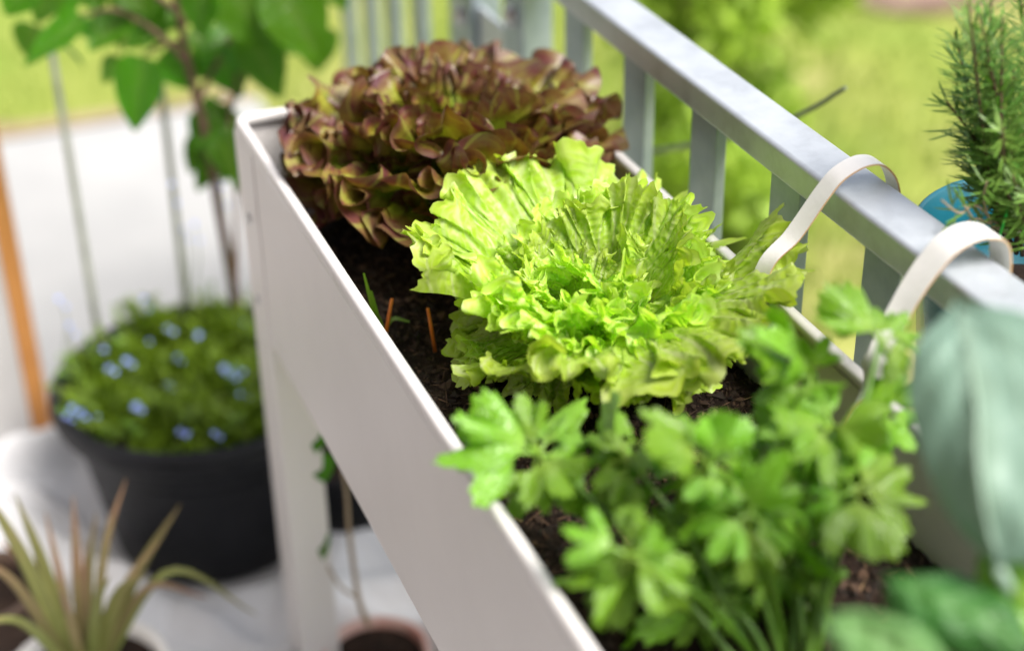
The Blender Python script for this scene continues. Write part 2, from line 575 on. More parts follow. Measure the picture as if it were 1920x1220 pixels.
# unseen dark wall left of the terrace, added to shade planter side and rail
mb = MB()
box(mb, (-1.35, -5.0, -0.97), (-0.95, 3.3, 5.4))
tag(mb.build('shade_wall', M['shade_plaster'], smooth=False), kind='structure')

# grass tufts on the lawn in view
mb = MB()
gr = np.random.default_rng(5)
V, F, E = [], [], []
cnt = 0
for _ in range(14000):
    px, py = gr.uniform(-60, 2000), gr.uniform(-60, 640)
    q = hit(px, py, 2, LAWN)
    if q[0] < 0.82 and q[1] < 3.85:
        continue
    q = q + gr.normal(0, 0.01, 3) * [1, 1, 0]
    h = gr.uniform(0.025, 0.06)
    a = gr.uniform(0, 6.28)
    w = 0.004
    s = np.array([math.cos(a), math.sin(a), 0]) * w
    t = np.array([gr.normal(0, 0.4), gr.normal(0, 0.4), 1]) * h
    V += [q - s, q + s, q + t]
    E += [0, 0, 1]
    F.append((cnt, cnt + 1, cnt + 2))
    cnt += 3
mb.add(V, F, e=E)
tag(mb.build('grass', M['grass']), kind='stuff')


def leaf_clump(mb, c, rad, count, size, seed, squash=(1, 1, 1), shell=0.5):
    g = np.random.default_rng(seed)
    V, F, E = [], [], []
    k = 0
    for _ in range(count):
        d = norm(g.normal(0, 1, 3))
        rr = (shell + (1 - shell) * g.random()) * rad * (0.85 + 0.25 * math.sin(5 * d[0] + seed) * math.cos(4 * d[1] + 2 * seed))
        q = np.asarray(c) + d * rr * np.asarray(squash)
        u = norm(g.normal(0, 1, 3))
        w = norm(np.cross(u, d + 0.3 * g.normal(0, 1, 3)))
        s = size * g.uniform(0.6, 1.3)
        V += [q, q + s * 0.5 * u + s * 0.3 * w, q + s * u, q + s * 0.5 * u - s * 0.3 * w]
        E += [0, .5, 1, .5]
        F.append((k, k + 1, k + 2, k + 3))
        k += 4
    mb.add(V, F, e=E)


bush_base = hit(1350, 430, 2, LAWN)
bush = empty('bush', bush_base, 'bright green leafy bush on the lawn behind the railing', 'bush')
mb = MB()
for k in range(16):
    off = np.array([random.uniform(-.19, .19), random.uniform(-.2, .3), random.uniform(0.08, 0.75)])
    leaf_clump(mb, bush_base + off, random.uniform(0.09, 0.16), 420, 0.04, 30 + k, shell=0.3)
keep(tag(mb.build('foliage', M['bush']), kind='stuff'), bush)
for k in range(5):
    mb = MB()
    tube(mb, [bush_base + [0, 0, -0.02], bush_base + [random.uniform(-.1, .1), random.uniform(-.1, .1), .3], bush_base + [random.uniform(-.16, .16), random.uniform(-.16, .16), .7]], 0.008, 0.003)
    keep(mb.build('branch', M['bark']), bush)

# white fleece on the terrace
mb = MB()
nu, nv = 220, 220
U, Vv = np.meshgrid(np.linspace(-0.55, 0.77, nu), np.linspace(0.9, 2.30, nv))
U2 = U + 0.02 * wave_noise(U, Vv, 21, 7, 3)
V2 = Vv + 0.03 * wave_noise(U, Vv, 22, 6, 3)
ridge = 1 - np.abs(wave_noise(U, Vv * 0.6, 23, 9, 3))
Z = FLOOR + 0.004 + 0.022 * (1 + wave_noise(U * 1.5, Vv, 27, 11, 2)) + 0.13 * np.clip(ridge - 0.42, 0, 1) ** 1.4 + 0.006 * (wave_noise(U, Vv, 24, 30, 3) + 1)
cg_ = np.random.default_rng(77)
for _ in range(26):
    a_, x_, y_ = cg_.uniform(0, math.pi), cg_.uniform(-.3, .7), cg_.uniform(1.4, 2.3)
    dx, dy = U - x_, Vv - y_
    al_, ac_ = dx * math.cos(a_) + dy * math.sin(a_), -dx * math.sin(a_) + dy * math.cos(a_) + 0.02 * np.sin(9 * dx + a_)
    Z = Z + cg_.uniform(0.012, 0.032) * np.exp(-(ac_ / cg_.uniform(0.012, 0.03)) ** 2) * np.exp(-(al_ / cg_.uniform(0.12, 0.3)) ** 2)
for (cx0, cy0, rr0) in ((0.32, 2.01, 0.14), (*hit(165, 1262, 2, FLOOR + 0.12)[:2], 0.078), (*hit(-30, 1110, 2, FLOOR + 0.10)[:2], 0.06),
                        (*hit(705, 1224, 2, FLOOR + 0.095)[:2], 0.052), (*hit(655, 985, 2, FLOOR)[:2], 0.066)):
    dpot = np.hypot(U2 - cx0, V2 - cy0)                # the sheet lies flat under each pot
    Z = np.where(dpot < rr0 + 0.06, FLOOR + 0.004 + (Z - FLOOR - 0.004) * np.clip((dpot - rr0) / 0.06, 0, 1) ** 1.5, Z)
mb.add(np.stack([U2.ravel(), V2.ravel(), Z.ravel()], 1), grid_faces(nu, nv))
tag(mb.build('ground_cloth', M['cloth']), 'crumpled white fleece sheet spread on the terrace floor under the pots', 'cloth')

# grey panel with a wooden edge at the left
pb = np.array([0.119, 2.301, FLOOR])
dirp = norm([-0.72, -0.70, 0])
nrm = np.array([dirp[1], -dirp[0], 0])
scr = empty('panel_screen', pb, 'upright grey panel with brown wooden edge standing left of the black pot', 'panel')
mb = MB()
a, b2 = pb + dirp * 0.0405, pb + dirp * 0.75
H = 0.95
t_ = nrm * 0.012
mb.add([a - t_, b2 - t_, b2 + t_, a + t_] + [q + [0, 0, H] for q in (a - t_, b2 - t_, b2 + t_, a + t_)],
       [(0, 3, 2, 1), (4, 5, 6, 7), (0, 1, 5, 4), (1, 2, 6, 5), (2, 3, 7, 6), (3, 0, 4, 7)])
keep(mb.build('panel', M['grey_panel'], smooth=False), scr)
mb = MB()
a, b2 = pb, pb + dirp * 0.040
t_ = nrm * 0.017
mb.add([a - t_, b2 - t_, b2 + t_, a + t_] + [q + [0, 0, H + .01] for q in (a - t_, b2 - t_, b2 + t_, a + t_)],
       [(0, 3, 2, 1), (4, 5, 6, 7), (0, 1, 5, 4), (1, 2, 6, 5), (2, 3, 7, 6), (3, 0, 4, 7)])
keep(mb.build('wooden_edge', M['wood'], smooth=False, bevel=0.003), scr)

# ------------------------------------------------------------------ railing
rail = empty('railing', (0.74, 1.2, FLOOR), 'galvanised steel railing with flat balusters running beside the planter', 'railing')
RX0, RX1, RT = 0.715, 0.765, 0.10
mb = MB()
box(mb, (RX0, -0.3, RT - 0.031), (RX1, 1.84, RT))
keep(mb.build('handrail', M['galv'], smooth=False, bevel=0.005), rail)
mb = MB()
box(mb, (RX0, 1.93, RT - 0.031), (RX1, 2.62, RT))
keep(mb.build('handrail', M['galv'], smooth=False, bevel=0.005), rail)
bal = MB()
box(bal, (-0.006, -0.026, -0.70), (0.006, 0.026, RT - 0.031))
bme = bal.mesh('baluster', M['zinc_bar'], smooth=False)
ys = [1.636 - 0.156 * k for k in range(0, 11)] + [2.192, 2.318, 2.438, 2.565]
for y in ys:
    o = link_mesh('baluster', bme, rail)
    o.location = (0.732 - 0.74, y - 1.2, -FLOOR)
    bb = o.modifiers.new('bevel', 'BEVEL')
    bb.width = 0.0015
    bb.segments = 2
for y0, y1 in ((1.775, 1.835), (1.945, 2.035)):
    mb = MB()
    box(mb, (RX0 + 0.004, y0, FLOOR), (RX1 - 0.004, y1, RT - 0.032))
    keep(mb.build('post', M['zinc_bar'], smooth=False, bevel=0.004), rail)
for y0, y1 in ((-0.3, 1.774), (2.036, 2.62)):
    mb = MB()
    box(mb, (RX0 + 0.006, y0, -0.735), (RX1 - 0.006, y1, -0.702))
    keep(mb.build('bottom_rail', M['galv'], smooth=False, bevel=0.003), rail)
mb = MB()
box(mb, (RX0 + 0.012, 1.836, -0.09), (RX0 + 0.02, 1.944, -0.03))
keep(mb.build('bracket', M['galv'], smooth=False, bevel=0.002), rail)
for (yb, zb) in ((1.805, 0.005), (1.805, -0.06), (1.985, -0.055)):
    mb = MB()
    prof = [(0.0001, 0.0), (0.015, 0.0), (0.015, 0.0025), (0.0095, 0.0028), (0.0095, 0.008), (0.007, 0.010), (0.0001, 0.0105)]
    lathe(mb, prof, (0, 0, 0), n=20)
    vv = mb.v[0]
    mb.v[0] = np.stack([RX0 + 0.004 - vv[:, 2], vv[:, 0] + yb, vv[:, 1] + zb], 1)
    keep(mb.build('bolt', M['bolt']), rail)

# twig past the railing
mb = MB()
tw_pts = [hit(1150, 292, 0, 0.86), hit(1215, 285, 0, 0.87), hit(1340, 264, 0, 0.885), hit(1440, 240, 0, 0.90), hit(1520, 205, 0, 0.905), hit(1585, 165, 0, 0.91)]
tube(mb, tw_pts, 0.0042, 0.0026, n=24)
tag(mb.build('twig', M['twig']), 'thin dark green twig poking out beyond the handrail', 'twig')

# ------------------------------------------------------------------ planter
pl = empty('raised_planter', (0.507, 0.80, FLOOR), 'long white steel raised planter on legs filled with dark soil', 'planter')
T = 0.004
mb = MB(); box(mb, (X0, Y0 + 0.006, -0.246), (X0 + T, Y1 - 0.075, -0.003)); keep(mb.build('side_panel', M['white_steel'], smooth=False, bevel=0.0015), pl)
mb = MB(); box(mb, (X1 - T, Y0 + 0.006, -0.246), (X1, Y1 - 0.075, -0.003)); keep(mb.build('side_panel', M['white_steel'], smooth=False, bevel=0.0015), pl)
for ya, yb in ((Y1 - T, Y1), (Y0, Y0 + T)):
    mb = MB(); box(mb, (X0 + 0.004, ya, -0.246), (X1 - 0.004, yb, -0.003)); keep(mb.build('end_panel', M['white_steel'], smooth=False, bevel=0.0015), pl)
mb = MB(); box(mb, (X0 + T + .0005, Y0 + T + .0005, -0.245), (X1 - T - .0005, Y1 - T - .0005, -0.235)); keep(mb.build('bottom_panel', M['white_steel'], smooth=False), pl)


def rrect(x0, y0, x1, y1, r, n=8):
    pts = []
    for cx, cy, a0 in ((x1 - r, y1 - r, 0), (x0 + r, y1 - r, 90), (x0 + r, y0 + r, 180), (x1 - r, y0 + r, 270)):
        for k in range(n + 1):
            a = math.radians(a0 + 90 * k / n)
            pts.append((cx + r * math.cos(a), cy + r * math.sin(a)))
    return pts


# folded rim: rounded cross-section swept round the box
mb = MB()
sec = [(-0.0015, -0.012), (-0.002, -0.002), (-0.0008, 0.0012), (0.002, 0.0024), (0.0055, 0.0024), (0.0082, 0.0012), (0.009, -0.002), (0.0085, -0.010)]
loops = []
for off, z in sec:
    r_ = max(0.016 - off, 0.003)
    loops.append([(x, y, z) for x, y in rrect(X0 + off, Y0 + off, X1 - off, Y1 - off, r_)])
nl = len(loops[0])
v = [q for lp in loops for q in lp]
f = []
for i in range(len(loops)):
    j = (i + 1) % len(loops)
    for k in range(nl):
        f.append((i * nl + k, i * nl + (k + 1) % nl, j * nl + (k + 1) % nl, j * nl + k))
mb.add(v, f)
keep(mb.build('rim', M['white_steel']), pl)
for xs_, sx in ((X0, 1), (X1, -1)):
    for yy, sy in ((Y1, -1), (Y0, 1)):
        mb = MB()
        xa, xb = sorted((xs_ - sx * 0.0016, xs_ + sx * 0.046))
        ya, yb = sorted((yy - sy * 0.0016, yy + sy * 0.0745))
        # upper part: an L-shaped angle outside the box, below it a square tube down to the floor
        xo, yo = xs_ - sx * 0.0016, yy - sy * 0.0016
        q1 = sorted((xo, xs_ + sx * 0.0035)); q2 = sorted((yo, yy + sy * 0.0745))
        box(mb, (q1[0], q2[0], -0.250), (q1[1], q2[1], -0.013))
        box(mb, (xa, ya, FLOOR + 0.006), (xb, yb, -0.2505))
        keep(mb.build('leg', M['white_steel'], smooth=False, bevel=0.002), pl)
for (yb, zb) in ((1.622, -0.105), (1.622, -0.205)):
    mb = MB()
    lathe(mb, [(0.0001, 0.0045), (0.004, 0.004), (0.006, 0.002), (0.0062, 0.0)], (0, 0, 0), n=16)
    vv = mb.v[0]
    mb.v[0] = np.stack([X0 - 0.0016 - vv[:, 2], vv[:, 0] + yb, vv[:, 1] + zb], 1)
    keep(mb.build('screw', M['bolt']), pl)

# soil
mb = MB()
nu, nv = 110, 420
U, Vv = np.meshgrid(np.linspace(X0 + T + .001, X1 - T - .001, nu), np.linspace(Y0 + T + .001, Y1 - T - .001, nv))


def soil_z(x, y):
    x, y = np.asarray(x, float), np.asarray(y, float)
    z = SOIL + 0.008 * wave_noise(x, y, 41, 18, 3) + 0.0035 * wave_noise(x, y, 42, 110, 3)
    return z - 0.012 * np.clip((x - X0 - 0.25) / 0.09, 0, 1)


Z = soil_z(U, Vv) + np.random.default_rng(4).normal(0, 0.0012, U.shape)
mb.add(np.stack([U.ravel(), Vv.ravel(), Z.ravel()], 1), grid_faces(nu, nv))
tag(mb.build('soil', M['soil']), kind='stuff')

# crumbs, fibres and bark chips lying on it
mb = MB()
gr = np.random.default_rng(11)
V, F, E = [], [], []
k = 0
tet = np.array([(1, 1, 1), (-1, -1, 1), (-1, 1, -1), (1, -1, -1)]) * 0.6
octa = np.array([(1, 0, 0), (-1, 0, 0), (0, 1, 0), (0, -1, 0), (0, 0, 1), (0, 0, -1)], float)
of = [(0, 2, 4), (2, 1, 4), (1, 3, 4), (3, 0, 4), (2, 0, 5), (1, 2, 5), (3, 1, 5), (0, 3, 5)]
for i in range(15000):
    x = gr.uniform(X0 + 0.012, X1 - 0.012)
    y = gr.uniform(0.55, Y1 - 0.02)
    fibre = gr.random() < 0.36
    if fibre:
        sc = np.array([gr.uniform(0.003, 0.013), gr.uniform(0.0004, 0.0011), gr.uniform(0.0004, 0.0009)])
        tone = min(1, gr.beta(2, 2) * 1.1)
    else:
        s = 0.0008 + gr.exponential(0.0012)
        s = min(s, 0.006)
        sc = s * gr.uniform(0.6, 1.5, 3)
        tone = gr.beta(1.6, 3)
    pts = octa * sc * gr.uniform(0.75, 1.25, (6, 1))
    R_ = np.array(Euler((gr.normal(0, .35 if fibre else 2), gr.normal(0, .35 if fibre else 2), gr.uniform(0, 6.28))).to_matrix())
    pts = pts @ R_.T + [x, y, 0]
    pts[:, 2] += float(SOIL) + 0.0
    V.append(pts)
    E += [tone] * 6
    F += [(a + k, b + k, c + k) for a, b, c in of]
    k += 6
V = np.concatenate(V)
cx_ = V.reshape(-1, 6, 3).mean(1)
dz = soil_z(cx_[:, 0], cx_[:, 1]) - SOIL + gr.uniform(0.0, 0.0022, len(cx_))
V[:, 2] += np.repeat(dz, 6)
mb.add(V, F, e=E)
tag(mb.build('bark_chips', M['chip'], smooth=False), kind='stuff')

# ------------------------------------------------------------------ leaves
def fan_leaf(g, L, phi, nphi, nrho, waves, teeth, e0, e1, cup, az, org, bl=0.0015, base_w=0.12, bend=1.3, outline=0.18, lobes=None, twist=0.0):
    """a lettuce leaf: rays fan out from the base, the margin is longer than its chord and so it ruffles"""
    u = np.linspace(-1, 1, nphi)
    rho = np.linspace(0.0, 1, nrho) ** 0.85
    Ug, Rg = np.meshgrid(u, rho)
    nz = wave_noise(Ug * 2.2, Rg * 1.5, int(g.integers(1e6)), 2.0, 2)
    Rm = L * (1 - outline * Ug ** 2) * (1 + 0.07 * np.sin(3.1 * Ug + g.uniform(0, 6)))
    if lobes:
        kl, al, pw = lobes
        Rm = Rm * (1 + al * Rg ** 2 * (np.abs(np.sin(kl * Ug + g.uniform(0, 3))) ** pw - 0.5))
    if teeth:
        kt, atq, pt = teeth
        ph = kt * Ug + 1.7 * nz + g.uniform(0, 6)
        tri = np.abs(((ph / math.pi) % 2) - 1)
        tri2 = np.abs(((ph * 2.63 / math.pi + 0.3) % 2) - 1)
        Rm = Rm * (1 + atq * Rg ** pt * (tri * 1.5 + 0.5 * tri2 - 0.95))
    ang = Ug * phi * (0.72 + 0.28 * Rg)
    x = Rm * Rg * np.sin(ang) * (base_w + (1 - base_w) * np.clip(Rg * 1.25, 0, 1) ** 0.8)
    y = Rm * Rg * np.cos(ang * 0.86)
    n = np.zeros_like(x)
    tx = np.zeros_like(x)
    for (k, A, p_) in waves:
        ps = k * Ug * math.pi + 2.4 * nz + g.uniform(0, 6.28)
        am = A * L * Rg ** p_ * (0.75 + 0.5 * wave_noise(Ug * 2, Rg, int(g.integers(1e6)), 2.5, 1))
        n += am * np.sin(ps)
        tx += -0.55 * am * np.sin(2 * ps)
    n += bl * wave_noise(x / L, y / L, int(g.integers(1e6)), 22, 2) * np.clip(Rg * 3, 0, 1)
    x2 = x + tx * np.cos(ang)
    y2 = np.clip(y - tx * np.sin(ang) * 0.8, 0, None)
    # bend along the midrib
    sN = np.linspace(0, 1.35 * L, 80)
    el = e0 + (e1 - e0) * np.clip(sN / L, 0, 1.35) ** bend
    cr = np.concatenate([[0], np.cumsum(np.cos(el[:-1]) * np.diff(sN))])
    cz = np.concatenate([[0], np.cumsum(np.sin(el[:-1]) * np.diff(sN))])
    r_ = np.interp(y2, sN, cr)
    z_ = np.interp(y2, sN, cz)
    ey_ = np.interp(y2, sN, el)
    c = cup / L
    if abs(cup) > 1e-4:
        lx = np.sin(np.clip(c * x2, -1.6, 1.6)) / c
        ln = (1 - np.cos(np.clip(c * x2, -1.6, 1.6))) / c
    else:
        lx, ln = x2, 0 * x2
    nn = n + ln
    r_ = r_ - nn * np.sin(ey_)
    z_ = z_ + nn * np.cos(ey_)
    tw = twist * Rg
    lx, z_ = lx * np.cos(tw) - 0 * z_, z_ + lx * np.sin(tw)
    ca, sa = math.cos(az), math.sin(az)
    P = np.stack([(r_ * ca - lx * sa), (r_ * sa + lx * ca), z_], -1).reshape(-1, 3) + np.asarray(org)
    uv = np.stack([Ug * 1.6 * (0.3 + Rg), Rg * 2.0], -1).reshape(-1, 2)
    return P, grid_faces(nphi, nrho), uv, Rg.ravel()


def grown_leaf(g, L, phi, nc, nr, growth, e0, e1, cup, az, org, power=2.0, edge_jit=0.3, bendk=0.05, iters=260, outline=0.16, base_w=0.14,
               pull=0.02, seedwave=(4.0, 9.0), amp=0.03, lobe=0.12, lobes=5.0, bend=1.3):
    """a leaf whose margin has grown longer than its middle: relaxing the springs of the sheet makes it ruffle as a real one does"""
    P, f, uv, rr = fan_leaf(g, L, phi, nc, nr, [(seedwave[0], amp, 2.2), (seedwave[1], amp * 0.6, 4.0)], None, e0, e1, cup, az, org, bl=0.001,
                            base_w=base_w, outline=outline, lobes=(lobes, lobe, 0.7), twist=g.normal(0, 0.15), bend=bend)
    P0, _, _, _ = fan_leaf(g, L, phi, nc, nr, [], None, 0.0, 0.0, 0.0, 0.0, (0, 0, 0), bl=0.0, base_w=base_w, outline=outline, lobes=(lobes, lobe, 0.7))
    X = P.reshape(nr, nc, 3).copy()
    F0 = P0.reshape(nr, nc, 3)
    R = rr.reshape(nr, nc)
    G = 1 + growth * np.clip((R - 0.40) / 0.60, 0, 1) ** power * (0.8 + 0.4 * g.random())
    dT = np.linalg.norm(F0[:, 1:] - F0[:, :-1], axis=2) * 0.5 * (G[:, 1:] + G[:, :-1])
    dR = np.linalg.norm(F0[1:] - F0[:-1], axis=2)
    # toothed margin: the last rows reach out unevenly
    j1 = g.normal(0, 1, nc)
    j2 = np.interp(np.linspace(0, 1, nc), np.linspace(0, 1, nc // 4), g.normal(0, 1, nc // 4))
    m = np.clip(1 + edge_jit * (0.55 * j1 + 0.9 * j2), 0.25, 2.4)
    dR[-1] *= m
    dR[-2] *= 0.5 * (1 + m)
    dD1 = np.sqrt(0.5 * (dT[1:] ** 2 + dT[:-1] ** 2) + 0.5 * (dR[:, 1:] ** 2 + dR[:, :-1] ** 2))
    X += g.normal(0, 0.0006, X.shape) * np.clip(R * 2 - 0.6, 0, 1)[..., None]
    A0 = X.copy()
    w = np.clip((R - 0.10) / 0.15, 0, 1)[..., None]
    pl_ = pull * np.clip(1.15 - R, 0.05, 1)[..., None]

    def con(a, b, d, k):
        dv = b - a
        ln = np.linalg.norm(dv, axis=-1, keepdims=True) + 1e-9
        return dv * (0.5 * k * (ln - d[..., None]) / ln)

    for it in range(iters):
        for o in (0, 1):
            a, b = X[:, o:-1:2], X[:, o + 1::2]
            c_ = con(a, b, dT[:, o::2], 0.9)
            a += c_ * w[:, o:-1:2]; b -= c_ * w[:, o + 1::2]
            a, b = X[o:-1:2], X[o + 1::2]
            c_ = con(a, b, dR[o::2], 0.9)
            a += c_ * w[o:-1:2]; b -= c_ * w[o + 1::2]
        for o in (0, 1):
            a, b = X[o:-1:2, :-1], X[o + 1::2, 1:]
            c_ = con(a, b, dD1[o::2], 0.35)
            a += c_ * w[o:-1:2, :-1]; b -= c_ * w[o + 1::2, 1:]
            a, b = X[o:-1:2, 1:], X[o + 1::2, :-1]
            c_ = con(a, b, dD1[o::2], 0.35)
            a += c_ * w[o:-1:2, 1:]; b -= c_ * w[o + 1::2, :-1]
        # bending: pull towards the mean of the neighbours
        lp = np.zeros_like(X)
        lp[:, 1:-1] += 0.5 * (X[:, 2:] + X[:, :-2]) - X[:, 1:-1]
        lp[1:-1] += 0.5 * (X[2:] + X[:-2]) - X[1:-1]
        X += lp * bendk * w
        X += (A0 - X) * pl_
    return X.reshape(-1, 3), f, uv, rr


def upsample(A, n, axis):
    """cubic resampling of a grid along one axis"""
    A = np.moveaxis(A, axis, 0)
    m = A.shape[0]
    Q = np.concatenate([2 * A[:1] - A[1:2], A, 2 * A[-1:] - A[-2:-1]])
    t = np.linspace(0, m - 1, n)
    i = np.minimum(t.astype(int), m - 2)
    u = (t - i).reshape((-1,) + (1,) * (A.ndim - 1))
    a, b, c, d = Q[i], Q[i + 1], Q[i + 2], Q[i + 3]
    B = 0.5 * (2 * b + (c - a) * u + (2 * a - 5 * b + 4 * c - d) * u * u + (3 * b - a - 3 * c + d) * u ** 3)
    return np.moveaxis(B, 0, axis)


def refine(data, nc, nr, NC, NR, g, teeth=0.0, lobe_t=0.0, blister=0.0):
    """finer sheet with a toothed margin and blisters between the veins"""
    P, f, uv, rr = data
    X = upsample(upsample(P.reshape(nr, nc, 3), NR, 0), NC, 1)
    UVg = upsample(upsample(uv.reshape(nr, nc, 2), NR, 0), NC, 1)
    R = np.clip(upsample(upsample(rr.reshape(nr, nc), NR, 0), NC, 1), 0, 1)
    if teeth:
        k = np.arange(NC)
        def saw(per, amp):
            out = np.zeros(NC)
            p = 0.0
            while p < NC:
                w = per * g.uniform(0.6, 1.5)
                h = amp * g.uniform(0.3, 1.4)
                c = p + w * g.uniform(0.35, 0.65)
                q = (k >= p) & (k < p + w)
                out[q] = h * np.where(k[q] < c, (k[q] - p) / max(c - p, .5), (p + w - k[q]) / max(p + w - c, .5))
                p += w
            return out
        T1, T2 = saw(NC / 32.0, lobe_t), saw(NC / 110.0, teeth)
        out = X[-1] - X[-7]
        out /= np.linalg.norm(out, axis=1)[:, None] + 1e-9
        wt = (np.clip((R - 0.82) / 0.18, 0, 1) ** 1.5)[..., None]
        X = X + wt * (out * (T1 - lobe_t * 0.45)[:, None])[None]
        wt = (np.clip((R - 0.93) / 0.07, 0, 1) ** 1.2)[..., None]
        X = X + wt * (out * (T2 - teeth * 0.4)[:, None])[None]
    if blister:
        du = np.gradient(X, axis=1); dv = np.gradient(X, axis=0)
        nn = np.cross(du, dv)
        nn /= np.linalg.norm(nn, axis=2)[..., None] + 1e-12
        # distances on the sheet as coordinates
        su = np.cumsum(np.linalg.norm(du, axis=2), axis=1)
        sv = np.cumsum(np.linalg.norm(dv, axis=2), axis=0)
        b = np.abs(wave_noise(su, sv, int(g.integers(1e6)), 330, 2)) + 0.6 * wave_noise(su, sv, int(g.integers(1e6)), 180, 2)
        X = X + nn * (blister * b * np.clip(R * 3 - .3, 0, 1))[..., None]
    return X.reshape(-1, 3), grid_faces(NC, NR), UVg.reshape(-1, 2), R.ravel()


def add_leaf(root, mat, data, name='leaf', zmin=True, sub=0):
    P, f, uv, e = data
    if zmin:                                    # leaves lie on the soil and do not pass through it
        inside = (P[:, 0] > X0 + .004) & (P[:, 0] < X1 - .004)
        lo = SOIL + 0.006
        P = P.copy()
        low = P[:, 2] < lo
        P[low & inside, 2] = lo + 0.12 * (P[low & inside, 2] - lo) * 0.1
        # and stay inside the box below its rim
        below = P[:, 2] < 0.004
        P[below, 0] = np.clip(P[below, 0], X0 + 0.010, X1 - 0.012)
        P[below, 1] = np.clip(P[below, 1], None, Y1 - 0.012)
    mb = MB()
    mb.add(P, f, uv, e)
    o = mb.build(name, mat, sub=sub)
    keep(o, root)
    return o


# green batavia lettuce
GC = np.array([0.538, 1.160, SOIL + 0.012])
gl = empty('lettuce', GC, 'bright green frilly lettuce head in the middle of the planter', 'lettuce')
g = np.random.default_rng(34)
rings = [  # count, L, phi, e0, e1, cup, base lift
    (5, 0.118, 1.15, 0.75, -0.75, 0.3, 0.006),
    (7, 0.164, 1.15, 0.84, -0.18, 0.6, 0.006),
    (6, 0.146, 1.15, 1.02, 0.36, 0.9, 0.010),
    (4, 0.112, 1.10, 1.24, 0.95, 1.4, 0.014),
    (3, 0.076, 1.10, 1.45, 2.4, 2.0, 0.026),
]
for ri, (cnt, L, ph, e0, e1, cup, lift) in enumerate(rings):
    for k in range(cnt):
        az = 2 * math.pi * (k + 0.5 * (ri % 2)) / cnt + g.normal(0, 0.17)
        Lk = L * g.uniform(0.78, 1.20)
        d = grown_leaf(g, Lk, ph, 132, 30, 2.8, e0 + g.normal(0, 0.16), e1 + g.normal(0, 0.38), cup, az,
                       GC + [0.012 * math.cos(az), 0.012 * math.sin(az), lift], power=3.6, edge_jit=0.48, bendk=0.16, seedwave=(3.5, 9.0), amp=0.07, iters=280, lobes=6.5, lobe=0.16)
        d = refine(d, 132, 30, 400, 52, g, teeth=0.0046, lobe_t=0.012, blister=0.0010)
        add_leaf(gl, M['green_lettuce'], d)

# red oak-leaf lettuce
RC = np.array([0.520, 1.490, SOIL + 0.012])
rl = empty('lettuce', RC, 'dark red and brown leaf lettuce at the far end of the planter', 'lettuce')
g = np.random.default_rng(134)
rings = [
    (8, 0.158, 0.95, 0.72, -0.20, 0.2, 0.010),
    (9, 0.166, 0.95, 0.90, 0.05, 0.3, 0.014),
    (7, 0.142, 0.85, 1.02, 0.45, 0.4, 0.018),
    (6, 0.128, 0.80, 1.22, 0.95, 0.5, 0.024),
    (5, 0.108, 0.75, 1.42, 1.35, 0.7, 0.028),
]
for ri, (cnt, L, ph, e0, e1, cup, lift) in enumerate(rings):
    for k in range(cnt):
        az = 2 * math.pi * (k + 0.5 * (ri % 2)) / cnt + g.normal(0, 0.16)
        Lk = L * g.uniform(0.84, 1.12)
        d = grown_leaf(g, Lk, ph, 84, 24, 2.0, e0 + g.normal(0, 0.13), e1 + g.normal(0, 0.28), cup, az,
                       RC + [0.012 * math.cos(az), 0.012 * math.sin(az), lift], power=2.2, edge_jit=0.42, bendk=0.20, lobes=8.5, lobe=0.18, outline=0.1, seedwave=(2.6, 5.5), amp=0.07)
        d = refine(d, 84, 24, 168, 44, g, blister=0.0005)
        add_leaf(rl, M['red_lettuce'], d)


def blade_leaf(mb, base, tip, normal, width, curl=0.0, fold=0.25, shape='ovate', nl=14, nw=9, wav=0.0, seed=0, lobe=0.0):
    """a simple leaf blade from base to tip; shape sets where it is widest"""
    base, tip = np.asarray(base, float), np.asarray(tip, float)
    ax = tip - base
    L = np.linalg.norm(ax)
    ax = ax / L
    nn = norm(np.asarray(normal, float) - ax * (np.asarray(normal, float) @ ax))
    sd = np.cross(ax, nn)
    t = np.linspace(0, 1, nl)
    if shape == 'ovate':
        w = np.sin(np.pi * t ** 0.72) ** 0.85 * (1 - 0.25 * t)
    elif shape == 'heart':
        w = np.sin(np.pi * np.clip(t * 0.93 + 0.07, 0, 1) ** 0.62) ** 0.8
        w[-1] = 0
    elif shape == 'wedge':
        w = np.sin(np.pi * np.clip(t, 0, 1) ** 1.5) ** 0.8 * 0.9 + 0.03
        w[-1] = 0.12
    elif shape == 'strap':
        w = (1 - t ** 1.6) * 0.95 + 0.02
    else:
        w = np.sin(np.pi * t) ** 0.6
    g = np.random.default_rng(seed)
    s = np.linspace(-1, 1, nw)
    Tg, Sg = np.meshgrid(t, s, indexing='ij')
    Wg = w[:, None] * width * 0.5
    if lobe:
        ph = g.uniform(0, 6)
        Wg = Wg * (1 + lobe * np.sin(Tg * 15 + ph))
        Tl = Tg + lobe * 0.35 * np.abs(np.sin(Sg * 3.6 + ph)) * Tg ** 2
    else:
        Tl = Tg
    n = -curl * L * (Tg ** 2) + fold * width * 0.5 * np.abs(Sg) * w[:, None] + wav * width * np.sin(Tg * 11 + Sg * 3 + g.uniform(0, 6)) * np.abs(Sg) ** 1.5
    P = base + (Tl * L)[..., None] * ax + (Wg * Sg)[..., None] * sd + n[..., None] * nn
    uv = np.stack([Sg * 1.0, Tg * 2.0], -1).reshape(-1, 2)
    mb.add(P.reshape(-1, 3), grid_faces(nw, nl), uv, np.clip(np.abs(Sg) * 0.8 + 0.2 * Tg, 0, 1).ravel())


UP = np.array([0, 0, 1.0])
TOCAM = norm(CAM - np.array([0.5, 1.2, 0]))

# ------------------------------------------------------------------ seedlings and sticks in the soil
def soil_at(px, py):
    return hit(px, py, 2, SOIL)


